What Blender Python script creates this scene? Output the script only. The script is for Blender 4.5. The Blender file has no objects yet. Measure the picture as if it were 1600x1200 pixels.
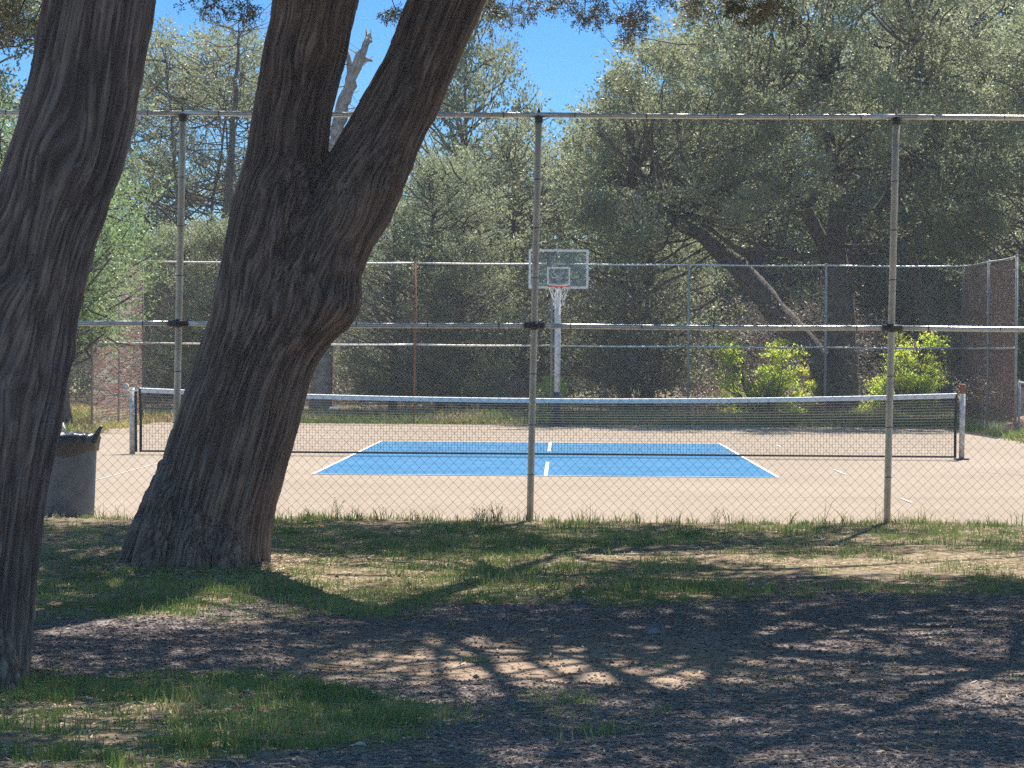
import bpy, math, random
import numpy as np
from mathutils import Matrix, Vector

# ------------------------------------------------------------------ camera, world, sun, exposure
sc = bpy.context.scene
col = sc.collection
R_ = math.radians
CAM_Z, FPX = 1.60, 4300.0
HAZE = 0.0006
PITCH, ROLL = R_(90 - 0.64), R_(0.38)
cam_d = bpy.data.cameras.new("camera"); cam_d.sensor_width = 36.0
cam_d.lens = 36.0 * FPX / 1600; cam_d.clip_start = 0.1; cam_d.clip_end = 2000
cam = bpy.data.objects.new("camera", cam_d); col.objects.link(cam)
CM = Matrix.Rotation(PITCH, 4, 'X') @ Matrix.Rotation(ROLL, 4, 'Z')
cam.matrix_world = Matrix.Translation((0, 0, CAM_Z)) @ CM
sc.camera = cam

SUN_AZ, SUN_EL = R_(20), R_(58)
w = bpy.data.worlds.new("World"); sc.world = w; w.use_nodes = True
nt = w.node_tree; bg = nt.nodes["Background"]
sky = nt.nodes.new("ShaderNodeTexSky"); sky.sky_type = 'NISHITA'; sky.sun_disc = False
sky.sun_elevation = SUN_EL; sky.sun_rotation = SUN_AZ
sky.altitude = 1500; sky.air_density = 1.0; sky.dust_density = 0.1; sky.ozone_density = 3.0
hs = nt.nodes.new("ShaderNodeHueSaturation"); hs.inputs['Saturation'].default_value = 1.35
nt.links.new(sky.outputs[0], hs.inputs['Color'])
# added sky tint: azure low down, unseen zenith warmed to fill the shade
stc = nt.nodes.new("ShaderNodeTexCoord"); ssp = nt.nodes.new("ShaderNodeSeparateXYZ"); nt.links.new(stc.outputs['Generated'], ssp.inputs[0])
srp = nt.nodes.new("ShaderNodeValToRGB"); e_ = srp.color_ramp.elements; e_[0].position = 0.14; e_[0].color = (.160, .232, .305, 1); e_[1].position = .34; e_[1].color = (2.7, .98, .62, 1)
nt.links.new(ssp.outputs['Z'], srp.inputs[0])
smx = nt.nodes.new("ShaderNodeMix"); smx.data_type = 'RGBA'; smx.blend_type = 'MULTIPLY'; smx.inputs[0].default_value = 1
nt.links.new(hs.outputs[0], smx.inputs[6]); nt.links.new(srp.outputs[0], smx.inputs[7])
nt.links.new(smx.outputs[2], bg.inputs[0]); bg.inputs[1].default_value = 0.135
sd = bpy.data.lights.new("sun", 'SUN'); sd.energy = 3.9; sd.angle = R_(0.5); sd.color = (1.0, 0.945, 0.86)
so = bpy.data.objects.new("sun", sd); col.objects.link(so)
so.location = (20, 60, 60)
so.rotation_euler = (R_(90) - SUN_EL, 0, math.pi - SUN_AZ)
so.rotation_mode = 'QUATERNION'
sv = Vector((math.sin(SUN_AZ) * math.cos(SUN_EL), math.cos(SUN_AZ) * math.cos(SUN_EL), math.sin(SUN_EL)))
so.rotation_quaternion = sv.to_track_quat('Z', 'Y')
sc.view_settings.view_transform = 'Standard'; sc.view_settings.look = 'None'
sc.view_settings.exposure = 1.72; sc.view_settings.gamma = 1.0
sc.cycles.max_bounces = 6; sc.cycles.diffuse_bounces = 3; sc.cycles.glossy_bounces = 3
sc.cycles.transparent_max_bounces = 8; sc.cycles.transmission_bounces = 4
sc.cycles.use_denoising = False   # real sensor-like grain keeps the leaf and bark texture
sc.cycles.sample_clamp_indirect = 8

# ------------------------------------------------------------------ helpers
def at(px, py, Y):
    """point at depth Y that is seen at photo pixel (px, py)"""
    d = CM.to_3x3() @ Vector(((px - 800) / FPX, -(py - 600) / FPX, -1))
    t = Y / d.y
    return Vector((d.x * t, Y, CAM_Z + d.z * t))

def tag(o, label=None, cat=None, group=None, kind=None):
    if label: o['label'] = label
    if cat: o['category'] = cat
    if group: o['group'] = group
    if kind: o['kind'] = kind
    return o

def empty(name, loc=(0, 0, 0), label=None, cat=None, group=None):
    o = bpy.data.objects.new(name, None); col.objects.link(o); o.location = loc
    o.empty_display_size = 0.3
    return tag(o, label, cat, group)

class MB:
    def __init__(s): s.v = []; s.q = []; s.t = []; s.n = 0; s.a = {}; s.smooth = False
    def add(s, v, q=None, t=None, **attr):
        v = np.asarray(v, float).reshape(-1, 3)
        if q is not None and len(q): s.q.append(np.asarray(q, int).reshape(-1, 4) + s.n)
        if t is not None and len(t): s.t.append(np.asarray(t, int).reshape(-1, 3) + s.n)
        s.v.append(v); s.n += len(v)
        for k, val in attr.items():
            s.a.setdefault(k, []).append(np.broadcast_to(val, (len(v),)).astype(float))
        return s
    def box(s, c, d, rot=None):
        x, y, z = d[0] / 2, d[1] / 2, d[2] / 2
        v = np.array([(-x, -y, -z), (x, -y, -z), (x, y, -z), (-x, y, -z), (-x, -y, z), (x, -y, z), (x, y, z), (-x, y, z)])
        if rot is not None: v = v @ np.array(rot.to_3x3()).T
        return s.add(v + np.array(c), [(0, 3, 2, 1), (4, 5, 6, 7), (0, 1, 5, 4), (1, 2, 6, 5), (2, 3, 7, 6), (3, 0, 4, 7)])
    def tube(s, pts, rad, n=6, caps=True, **attr):
        pts = np.asarray(pts, float); m = len(pts)
        rad = np.broadcast_to(np.asarray(rad, float), (m,))
        tg = np.gradient(pts, axis=0); tg /= np.linalg.norm(tg, axis=1, keepdims=True) + 1e-9
        ref = np.array([0, 0, 1.0]) if abs(tg[:, 2]).mean() < 0.8 else np.array([1.0, 0, 0])
        a = np.cross(tg, ref); a /= np.linalg.norm(a, axis=1, keepdims=True) + 1e-9
        b = np.cross(tg, a)
        th = np.arange(n) * 2 * math.pi / n
        ring = pts[:, None] + rad[:, None, None] * (a[:, None] * np.cos(th)[None, :, None] + b[:, None] * np.sin(th)[None, :, None])
        i = np.arange(m - 1)[:, None] * n; j = np.arange(n)[None]
        q = np.stack([i + j, i + (j + 1) % n, i + n + (j + 1) % n, i + n + j], -1).reshape(-1, 4)
        v = ring.reshape(-1, 3); t = []
        if caps:
            v = np.vstack([v, pts[0], pts[-1]])
            c0, c1 = m * n, m * n + 1
            t = [(c0, (k + 1) % n, k) for k in range(n)] + [(c1, (m - 1) * n + k, (m - 1) * n + (k + 1) % n) for k in range(n)]
        return s.add(v, q, t, **attr)
    def lathe(s, prof, n=32, c=(0, 0, 0)):
        prof = np.asarray(prof, float); m = len(prof)
        th = np.arange(n) * 2 * math.pi / n
        v = np.stack([prof[:, 0, None] * np.cos(th), prof[:, 0, None] * np.sin(th), np.repeat(prof[:, 1, None], n, 1)], -1).reshape(-1, 3) + np.array(c)
        i = np.arange(m - 1)[:, None] * n; j = np.arange(n)[None]
        return s.add(v, np.stack([i + j, i + (j + 1) % n, i + n + (j + 1) % n, i + n + j], -1).reshape(-1, 4))
    def mesh(s, name, mat=None, smooth=False):
        me = bpy.data.meshes.new(name)
        v = np.vstack(s.v)
        q = np.vstack(s.q) if s.q else np.zeros((0, 4), int)
        t = np.vstack(s.t) if s.t else np.zeros((0, 3), int)
        me.vertices.add(len(v)); me.vertices.foreach_set('co', v.ravel())
        li = np.concatenate([q.ravel(), t.ravel()])
        me.loops.add(len(li)); me.loops.foreach_set('vertex_index', li.astype(np.int32))
        me.polygons.add(len(q) + len(t))
        ls = np.concatenate([np.arange(len(q)) * 4, len(q) * 4 + np.arange(len(t)) * 3])
        me.polygons.foreach_set('loop_start', ls.astype(np.int32))
        me.polygons.foreach_set('loop_total', np.concatenate([np.full(len(q), 4), np.full(len(t), 3)]).astype(np.int32))
        me.polygons.foreach_set('use_smooth', np.full(len(q) + len(t), bool(smooth)))
        me.update(calc_edges=True)
        for k, vals in s.a.items():
            arr = np.concatenate(vals)
            if len(arr) == len(v):
                at_ = me.attributes.new(k, 'FLOAT', 'POINT'); at_.data.foreach_set('value', arr.astype(np.float32))
        me.validate()
        if mat: me.materials.append(mat)
        return me
    def build(s, name, mat, parent=None, smooth=False):
        o = bpy.data.objects.new(name, s.mesh(name, mat, smooth)); col.objects.link(o)
        if parent: o.parent = parent
        return o

def part(name, me, parent):
    o = bpy.data.objects.new(name, me); col.objects.link(o); o.parent = parent
    return o

# numpy value noise ------------------------------------------------
def _h(ix, iy, iz, seed):
    h = (ix.astype(np.int64) * 374761393 + iy.astype(np.int64) * 668265263 + iz.astype(np.int64) * 1274126177 + seed * 974634777) & 0xffffffff
    h = ((h ^ (h >> 13)) * 1274126177) & 0xffffffff
    h = ((h ^ (h >> 16)) * 2246822519) & 0xffffffff
    return ((h ^ (h >> 15)) & 0xffffff) / float(0xffffff)
def vnoise(x, y, z=0.0, seed=0):
    x, y, z = np.broadcast_arrays(np.asarray(x, float), np.asarray(y, float), np.asarray(z, float))
    fx, fy, fz = np.floor(x), np.floor(y), np.floor(z)
    u, v, w_ = x - fx, y - fy, z - fz
    u, v, w_ = u * u * (3 - 2 * u), v * v * (3 - 2 * v), w_ * w_ * (3 - 2 * w_)
    r = 0
    for a in (0, 1):
        for b in (0, 1):
            for c in (0, 1):
                r = r + (u if a else 1 - u) * (v if b else 1 - v) * (w_ if c else 1 - w_) * _h(fx + a, fy + b, fz + c, seed)
    return r
def fbm(x, y, z=0.0, seed=0, o=4):
    r, a, t = 0, 1, 0
    for k in range(o):
        r = r + a * vnoise(np.asarray(x) * 2 ** k, np.asarray(y) * 2 ** k, np.asarray(z) * 2 ** k, seed + k); t += a; a *= 0.5
    return r / t
def sstep(a, b, x):
    t = np.clip((np.asarray(x, float) - a) / (b - a), 0, 1); return t * t * (3 - 2 * t)

# ------------------------------------------------------------------ materials
def new_mat(name):
    m = bpy.data.materials.new(name); m.use_nodes = True
    N = m.node_tree.nodes; L = m.node_tree.links; b = N['Principled BSDF']
    return m, N, L, b
def _ramp(N, stops):
    r = N.new('ShaderNodeValToRGB'); e = r.color_ramp.elements
    while len(e) < len(stops): e.new(0.5)
    for k, (p, c) in enumerate(stops): e[k].position = p; e[k].color = (*c, 1)
    return r
def mat_noise(name, c1, c2, scale=10, rough=0.8, metal=0.0, bump=0.0, bscale=None, detail=6, coord='Object', spec=0.3, lo=.35, hi=.65):
    m, N, L, b = new_mat(name)
    tc = N.new('ShaderNodeTexCoord'); n = N.new('ShaderNodeTexNoise'); n.inputs['Scale'].default_value = scale; n.inputs['Detail'].default_value = detail
    L.new(tc.outputs[coord], n.inputs['Vector'])
    r = _ramp(N, [(lo, c1), (hi, c2)]); L.new(n.outputs[0], r.inputs[0]); L.new(r.outputs[0], b.inputs['Base Color'])
    b.inputs['Roughness'].default_value = rough; b.inputs['Metallic'].default_value = metal
    b.inputs['Specular IOR Level'].default_value = spec
    if bump:
        n2 = N.new('ShaderNodeTexNoise'); n2.inputs['Scale'].default_value = bscale or scale * 3; n2.inputs['Detail'].default_value = 5
        L.new(tc.outputs[coord], n2.inputs['Vector'])
        bp = N.new('ShaderNodeBump'); bp.inputs['Strength'].default_value = 0.7; bp.inputs['Distance'].default_value = bump
        L.new(n2.outputs[0], bp.inputs['Height']); L.new(bp.outputs[0], b.inputs['Normal'])
    return m
def mat_leaf(name, dark, light, trans=0.25, warm=None, nscale=0.6):
    """foliage: per-leaf tint attribute + soft clump-scale variation, some light through the leaf"""
    m, N, L, b = new_mat(name)
    at_ = N.new('ShaderNodeAttribute'); at_.attribute_name = 'tint'
    tc = N.new('ShaderNodeTexCoord'); n = N.new('ShaderNodeTexNoise'); n.inputs['Scale'].default_value = nscale; n.inputs['Detail'].default_value = 3
    L.new(tc.outputs['Object'], n.inputs['Vector'])
    ad = N.new('ShaderNodeMath'); ad.operation = 'MULTIPLY_ADD'; ad.inputs[1].default_value = 0.55
    L.new(at_.outputs['Fac'], ad.inputs[0])
    mm = N.new('ShaderNodeMath'); mm.operation = 'MULTIPLY'; mm.inputs[1].default_value = 0.55; L.new(n.outputs[0], mm.inputs[0])
    L.new(mm.outputs[0], ad.inputs[2])
    stops = [(0.12, dark), (0.62, light)]
    if warm: stops.append((0.95, warm))
    r = _ramp(N, stops); L.new(ad.outputs[0], r.inputs[0])
    L.new(r.outputs[0], b.inputs['Base Color']); b.inputs['Roughness'].default_value = 0.5; b.inputs['Specular IOR Level'].default_value = 0.4
    tr = N.new('ShaderNodeBsdfTranslucent'); L.new(r.outputs[0], tr.inputs[0])
    mx = N.new('ShaderNodeMixShader'); mx.inputs[0].default_value = trans
    L.new(b.outputs[0], mx.inputs[1]); L.new(tr.outputs[0], mx.inputs[2])
    L.new(mx.outputs[0], N['Material Output'].inputs[0])
    return m

M_steel = mat_noise('galvanised_steel', (.52, .51, .48), (.68, .66, .62), 18, rough=.45, metal=.55, bump=.0006)
M_post = mat_noise('weathered_steel_post', (.50, .43, .33), (.66, .58, .46), 6, rough=.5, metal=.15, bump=.0006)
M_farpost = mat_noise('dull_grey_post', (.22, .22, .21), (.34, .33, .32), 8, rough=.7, metal=.1)
M_wire = mat_noise('chain_link_wire', (.20, .185, .165), (.34, .32, .29), 3, rough=.5, metal=.6)
M_rust = mat_noise('rusty_steel', (.16, .055, .03), (.30, .13, .07), 20, rough=.75, metal=.2)
M_dark = mat_noise('dark_clamp', (.05, .048, .045), (.11, .10, .09), 40, rough=.6, metal=.4)
M_netdark = mat_noise('black_netting', (.012, .014, .016), (.03, .032, .035), 10, rough=.7)
M_tape = mat_noise('white_canvas_tape', (.58, .56, .54), (.68, .66, .63), 14, rough=.8, bump=.002)
M_paintpost = mat_noise('chipped_pale_paint', (.34, .30, .26), (.62, .59, .54), 24, rough=.75, bump=.003)
M_white = mat_noise('white_metal_paint', (.60, .60, .58), (.76, .76, .74), 25, rough=.5)
M_polew = mat_noise('worn_white_pole', (.50, .47, .45), (.70, .69, .68), 12, rough=.6)
M_red = mat_noise('orange_red_rim', (.55, .09, .04), (.66, .12, .03), 12, rough=.5)
M_rope = mat_noise('white_net_cord', (.7, .68, .64), (.82, .8, .76), 30, rough=.9)
M_can = mat_noise('grey_plastic_can', (.065, .083, .10), (.10, .12, .14), 7, rough=.55, bump=.002)
M_bag = mat_noise('black_bin_liner', (.006, .007, .009), (.014, .016, .02), 6, rough=.35, bump=.008, bscale=22, spec=.5)
M_screen = mat_noise('brown_windscreen', (.19, .08, .06), (.27, .12, .09), 5, rough=.85, bump=.01)
M_rock = mat_noise('red_sandstone', (.22, .09, .06), (.38, .20, .14), 9, rough=.9, bump=.03)
M_greyrock = mat_noise('grey_rock', (.12, .12, .13), (.24, .24, .25), 9, rough=.9, bump=.03)
M_orange = mat_noise('orange_vinyl', (.75, .16, .03), (.8, .2, .05), 9, rough=.6)
M_white_line = mat_noise('white_line_paint', (.46, .45, .43), (.60, .59, .57), 9, rough=.8)
M_wood = mat_noise('tree_bark_far', (.05, .042, .037), (.15, .125, .108), 9, rough=.95, bump=.02)
M_deadwood = mat_noise('bare_grey_wood', (.16, .13, .11), (.34, .30, .27), 7, rough=.95, bump=.02)

def mat_bark():
    m, N, L, b = new_mat('shreddy_bark')
    a = N.new('ShaderNodeAttribute'); a.attribute_name = 'bark'
    h = N.new('ShaderNodeAttribute'); h.attribute_name = 'ridge'
    mp = N.new('ShaderNodeMapping'); mp.inputs['Scale'].default_value = (1, 1, 0.055); L.new(a.outputs['Vector'], mp.inputs['Vector'])
    n = N.new('ShaderNodeTexNoise'); n.inputs['Scale'].default_value = 80; n.inputs['Detail'].default_value = 6; n.inputs['Distortion'].default_value = .4
    L.new(mp.outputs[0], n.inputs['Vector'])
    n2 = N.new('ShaderNodeTexNoise'); n2.inputs['Scale'].default_value = 3; n2.inputs['Detail'].default_value = 4; L.new(a.outputs['Vector'], n2.inputs['Vector'])
    mx = N.new('ShaderNodeMath'); mx.operation = 'MULTIPLY_ADD'; mx.inputs[1].default_value = .55; L.new(n.outputs[0], mx.inputs[0]); 
    hm = N.new('ShaderNodeMath'); hm.operation = 'MULTIPLY'; hm.inputs[1].default_value = .5; L.new(h.outputs['Fac'], hm.inputs[0]); L.new(hm.outputs[0], mx.inputs[2])
    r = _ramp(N, [(.22, (.055, .042, .037)), (.5, (.125, .096, .083)), (.8, (.29, .235, .20))]); L.new(mx.outputs[0], r.inputs[0])
    r2 = _ramp(N, [(.35, (.75, .72, .72)), (.7, (1.15, 1.02, .92))]); L.new(n2.outputs[0], r2.inputs[0])
    mc = N.new('ShaderNodeMix'); mc.data_type = 'RGBA'; mc.blend_type = 'MULTIPLY'; mc.inputs[0].default_value = 1
    L.new(r.outputs[0], mc.inputs[6]); L.new(r2.outputs[0], mc.inputs[7]); L.new(mc.outputs[2], b.inputs['Base Color'])
    b.inputs['Roughness'].default_value = .95; b.inputs['Specular IOR Level'].default_value = .15
    bp = N.new('ShaderNodeBump'); bp.inputs['Strength'].default_value = .9; bp.inputs['Distance'].default_value = .012
    L.new(n.outputs[0], bp.inputs['Height']); L.new(bp.outputs[0], b.inputs['Normal'])
    return m
M_bark = mat_bark()

def mat_ground():
    m, N, L, b = new_mat('gravel_dirt_and_turf_soil')
    tc = N.new('ShaderNodeTexCoord')
    def noise(s, d=6, dist=0):
        n = N.new('ShaderNodeTexNoise'); n.inputs['Scale'].default_value = s; n.inputs['Detail'].default_value = d; n.inputs['Distortion'].default_value = dist
        L.new(tc.outputs['Object'], n.inputs['Vector']); return n
    def mix(f, a, c):
        x = N.new('ShaderNodeMix'); x.data_type = 'RGBA'; L.new(f, x.inputs[0]); L.new(a, x.inputs[6]); L.new(c, x.inputs[7]); return x.outputs[2]
    vo = N.new('ShaderNodeTexVoronoi'); vo.inputs['Scale'].default_value = 70; L.new(tc.outputs['Object'], vo.inputs['Vector'])
    sep = N.new('ShaderNodeSeparateColor'); L.new(vo.outputs['Color'], sep.inputs[0])
    gr = _ramp(N, [(.0, (.085, .07, .066)), (.5, (.155, .13, .122)), (1., (.28, .245, .23))]); L.new(sep.outputs[0], gr.inputs[0])
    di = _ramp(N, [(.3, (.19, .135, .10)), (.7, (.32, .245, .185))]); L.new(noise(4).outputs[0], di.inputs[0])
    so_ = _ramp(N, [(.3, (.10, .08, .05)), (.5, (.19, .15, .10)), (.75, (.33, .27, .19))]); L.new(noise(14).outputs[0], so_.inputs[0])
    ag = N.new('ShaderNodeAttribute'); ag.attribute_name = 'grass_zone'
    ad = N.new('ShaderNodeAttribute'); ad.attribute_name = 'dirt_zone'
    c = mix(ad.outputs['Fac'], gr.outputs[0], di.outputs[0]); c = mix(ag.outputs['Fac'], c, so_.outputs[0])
    L.new(c, b.inputs['Base Color']); b.inputs['Roughness'].default_value = 1; b.inputs['Specular IOR Level'].default_value = 0
    bp = N.new('ShaderNodeBump'); bp.inputs['Distance'].default_value = .02; bp.inputs['Strength'].default_value = .8
    L.new(noise(45, 8).outputs[0], bp.inputs['Height']); L.new(bp.outputs[0], b.inputs['Normal'])
    return m
M_ground = mat_ground()
def mat_tint(name, stops, rough=.9, trans=0.0):
    m, N, L, b = new_mat(name)
    a = N.new('ShaderNodeAttribute'); a.attribute_name = 'tint'
    r = _ramp(N, stops); L.new(a.outputs['Fac'], r.inputs[0]); L.new(r.outputs[0], b.inputs['Base Color'])
    b.inputs['Roughness'].default_value = rough; b.inputs['Specular IOR Level'].default_value = .25 if trans else 0
    if trans:
        tr = N.new('ShaderNodeBsdfTranslucent'); L.new(r.outputs[0], tr.inputs[0])
        mx = N.new('ShaderNodeMixShader'); mx.inputs[0].default_value = trans
        L.new(b.outputs[0], mx.inputs[1]); L.new(tr.outputs[0], mx.inputs[2]); L.new(mx.outputs[0], N['Material Output'].inputs[0])
    return m
M_gravel = mat_tint('gravel_stones', [(0, (.10, .085, .085)), (.5, (.155, .122, .113)), (.85, (.27, .225, .205)), (1, (.45, .40, .36))])
M_grass = mat_tint('grass_blades', [(0, (.05, .095, .025)), (.5, (.13, .205, .05)), (.8, (.22, .28, .08)), (1, (.44, .36, .18))], .65, .35)
M_straw = mat_tint('dry_litter', [(0, (.16, .11, .07)), (.5, (.34, .26, .17)), (1, (.55, .47, .35))])
M_weed = mat_tint('weedy_growth', [(0, (.06, .11, .03)), (.5, (.19, .25, .06)), (1, (.50, .38, .18))], .65, .3)

M_leafA = mat_leaf('juniper_leaf_olive', (.095, .105, .055), (.27, .295, .165), .5, (.36, .36, .21))
M_leafB = mat_leaf('juniper_leaf_grey_green', (.09, .115, .065), (.26, .29, .16), .5)
M_leafC = mat_leaf('cedar_leaf_bright', (.09, .15, .06), (.24, .33, .13), .42)
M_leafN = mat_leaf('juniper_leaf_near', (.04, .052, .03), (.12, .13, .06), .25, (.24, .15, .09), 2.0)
M_shrub = mat_leaf('spring_shrub_leaf', (.30, .42, .04), (.58, .70, .09), .62, (.70, .66, .16), 2.0)
M_elm = mat_leaf('thin_elm_leaf', (.11, .13, .07), (.26, .28, .14), .45, (.34, .31, .18))
M_brush = mat_leaf('dry_brush_twigs', (.13, .10, .082), (.30, .235, .19), .2, (.34, .27, .21), 1.2)

hz_ = bpy.data.materials.new('thin_haze'); hz_.use_nodes = True; N = hz_.node_tree.nodes; N.remove(N['Principled BSDF'])
pv = N.new('ShaderNodeVolumePrincipled'); pv.inputs['Density'].default_value = HAZE; pv.inputs['Color'].default_value = (.93, .96, 1.0, 1); pv.inputs['Anisotropy'].default_value = .0
hz_.node_tree.links.new(pv.outputs[0], N['Material Output'].inputs['Volume'])
m_ = MB(); m_.box((0, 45, 8.3), (150, 130, 20.6)); tag(m_.build('haze', hz_), kind='stuff')
# ------------------------------------------------------------------ ground
YAW = R_(1.05)
NET0 = (0.53, 42.6)
def court(u, v, z=0.0):
    return Vector((NET0[0] + u * math.cos(YAW) + v * math.sin(YAW), NET0[1] - u * math.sin(YAW) + v * math.cos(YAW), z))
def uv_of(x, y):
    dx, dy = x - NET0[0], y - NET0[1]
    return dx * math.cos(YAW) - dy * math.sin(YAW), dx * math.sin(YAW) + dy * math.cos(YAW)
VN, VF, UE, PITCHP = -18.85, 19.40, 9.24, 3.08     # near fence, far fence, side fences, post spacing

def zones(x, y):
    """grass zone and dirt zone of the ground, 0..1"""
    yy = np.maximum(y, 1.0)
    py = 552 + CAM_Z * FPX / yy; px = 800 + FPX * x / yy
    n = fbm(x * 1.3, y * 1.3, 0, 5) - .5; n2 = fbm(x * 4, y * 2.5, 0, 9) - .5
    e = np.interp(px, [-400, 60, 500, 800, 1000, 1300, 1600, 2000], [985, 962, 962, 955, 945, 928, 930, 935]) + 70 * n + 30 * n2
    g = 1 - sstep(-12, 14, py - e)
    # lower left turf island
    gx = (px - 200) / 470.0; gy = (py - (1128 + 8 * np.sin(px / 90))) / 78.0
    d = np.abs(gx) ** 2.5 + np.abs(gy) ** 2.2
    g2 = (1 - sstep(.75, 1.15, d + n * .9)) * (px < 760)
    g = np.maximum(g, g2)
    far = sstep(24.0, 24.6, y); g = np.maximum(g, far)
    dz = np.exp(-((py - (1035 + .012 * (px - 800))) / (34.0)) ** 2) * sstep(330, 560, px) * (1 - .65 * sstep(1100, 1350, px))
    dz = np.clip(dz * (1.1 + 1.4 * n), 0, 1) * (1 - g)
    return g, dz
def ground_z(x, y):
    x = np.asarray(x, float); y = np.asarray(y, float)
    u, v = uv_of(x, y)
    near = np.interp(v, [-70, -33, -29, -25.8, -22.6, -20, VN, VN + .25, VN + .45], [-.05, 0, 0, .025, .075, .125, .15, .13, -.06])
    near = near + (fbm(x * .9, y * .9, 0, 3) - .5) * .05 * (v < VN + .2) + (fbm(x * 5, y * 5, 0, 4) - .5) * .022 * (v < VN + .2)
    g, dz = zones(x, y)
    near = near - .02 * dz
    out = np.maximum(sstep(UE + .1, UE + .8, np.abs(u)), sstep(VF - .1, VF + 1.2, v))
    z = np.where(v < VN + .45, near, -.06 + .10 * out + .0 * v)
    z = z + np.where(v > VN + .45, out * (fbm(x * .5, y * .5, 0, 7) - .5) * .12, 0)
    return z
def axis(parts):
    a = []
    for lo, hi, st in parts: a.append(np.arange(lo, hi, st))
    a.append([parts[-1][1]]); return np.concatenate(a)
def geo(lo, hi, n): return np.geomspace(lo, hi, n)
xs = np.concatenate([-geo(8, 400, 26)[::-1], np.arange(-7.9, 7.9, .055), geo(8, 400, 26)])
ys = np.concatenate([-geo(2, 200, 14)[::-1], np.arange(0, 9, .5), np.arange(9, 24.6, .055), np.arange(24.8, 72, .8), geo(73, 600, 22)])
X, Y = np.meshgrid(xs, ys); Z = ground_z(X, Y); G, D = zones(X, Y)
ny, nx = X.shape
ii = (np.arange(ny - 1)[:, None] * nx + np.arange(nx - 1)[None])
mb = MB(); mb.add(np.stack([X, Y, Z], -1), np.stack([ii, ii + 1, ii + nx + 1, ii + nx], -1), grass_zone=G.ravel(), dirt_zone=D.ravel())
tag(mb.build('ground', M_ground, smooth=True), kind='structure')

# court slab ---------------------------------------------------------
def mat_court():
    m, N, L, b = new_mat('tan_court_surface')
    tc = N.new('ShaderNodeTexCoord')
    n = N.new('ShaderNodeTexNoise'); n.inputs['Scale'].default_value = .35; n.inputs['Detail'].default_value = 8; n.inputs['Roughness'].default_value = .6
    n2 = N.new('ShaderNodeTexNoise'); n2.inputs['Scale'].default_value = 12; n2.inputs['Detail'].default_value = 8
    L.new(tc.outputs['Object'], n.inputs['Vector']); L.new(tc.outputs['Object'], n2.inputs['Vector'])
    r = _ramp(N, [(.3, (.235, .190, .150)), (.7, (.282, .230, .184))]); L.new(n.outputs[0], r.inputs[0])
    r2 = _ramp(N, [(.35, (.86, .86, .85)), (.65, (1.06, 1.05, 1.04))]); L.new(n2.outputs[0], r2.inputs[0])
    mc = N.new('ShaderNodeMix'); mc.data_type = 'RGBA'; mc.blend_type = 'MULTIPLY'; mc.inputs[0].default_value = 1
    L.new(r.outputs[0], mc.inputs[6]); L.new(r2.outputs[0], mc.inputs[7]); L.new(mc.outputs[2], b.inputs['Base Color'])
    b.inputs['Roughness'].default_value = 1; b.inputs['Specular IOR Level'].default_value = 0
    return m
M_court = mat_court()
M_blue = mat_noise('blue_court_paint', (.046, .128, .225), (.062, .152, .262), 1.2, rough=1, detail=9, spec=0)
M_crack = mat_noise('court_seam', (.16, .12, .09), (.26, .19, .14), 5, rough=.95)
def slab(name, u0, u1, v0, v1, z0, z1, mat):
    vs = [court(u, v, z) for z in (z0, z1) for (u, v) in ((u0, v0), (u1, v0), (u1, v1), (u0, v1))]
    m_ = MB(); m_.add([tuple(p) for p in vs], [(0, 3, 2, 1), (4, 5, 6, 7), (0, 1, 5, 4), (1, 2, 6, 5), (2, 3, 7, 6), (3, 0, 4, 7)])
    return m_.build(name, mat)
tag(slab('court_surface', -9.05, 9.15, VN + .30, VF - .15, -.12, 0, M_court), kind='structure')
tag(slab('blue_court_paint', -2.975, 3.048, -6.706, 6.706, .001, .004, M_blue), kind='structure')
ln = MB()
def strip(m_, u0, v0, u1, v1, wd, z=.008):
    a, c = court(u0, v0, z), court(u1, v1, z); d = (c - a).normalized(); s = Vector((-d.y, d.x, 0)) * wd / 2
    m_.add([tuple(a - s), tuple(c - s), tuple(c + s), tuple(a + s)], [(0, 1, 2, 3)])
for s in (-1, 1):
    strip(ln, -3.00, s * 6.73, 3.075, s * 6.73, .05)
    ue = 3.073 if s > 0 else -3.0
    strip(ln, ue, -6.70, ue, 6.70, .045)
    strip(ln, .04, s * 2.16, .04, s * 6.70, .048)
    # the kitchen line is almost worn away: only a ghost of it
for v0, v1 in ((-14.5, -12.2), (-9.6, -1.0), (2, 4.2), (6, 9)):
    strip(ln, -5.485, v0, -5.485, v1, .012)
for v0, v1 in ((-12.6, -11.7), (-5.6, -4.1), (5.2, 6.2)):
    strip(ln, 4.05, v0, 4.05, v1, .03)
tag(ln.build('court_lines', M_white_line), kind='structure')
ck = MB()
for v in (-11.6, 11.9): strip(ck, -9, v, 9, v, .014, .012)
strip(ck, -9, -6.0, -5.7, -5.9, .02, .012)
pts = [(6.0, -4.4), (6.9, -6.6), (7.3, -8.3), (8.4, -11.2), (9.0, -12.0)]
for (a, b_), (c, d) in zip(pts[:-1], pts[1:]): strip(ck, a, b_, c, d, .018, .012)
tag(ck.build('court_cracks', M_crack), kind='structure')

# ------------------------------------------------------------------ near ground cover (stones, blades, litter)
rs = np.random.RandomState(7)
def scatter(n, y0, y1, spread=.20, extra=.8):
    y = rs.uniform(y0, y1, n); x = rs.uniform(-1, 1, n) * (y * spread + extra); return x, y
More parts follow.
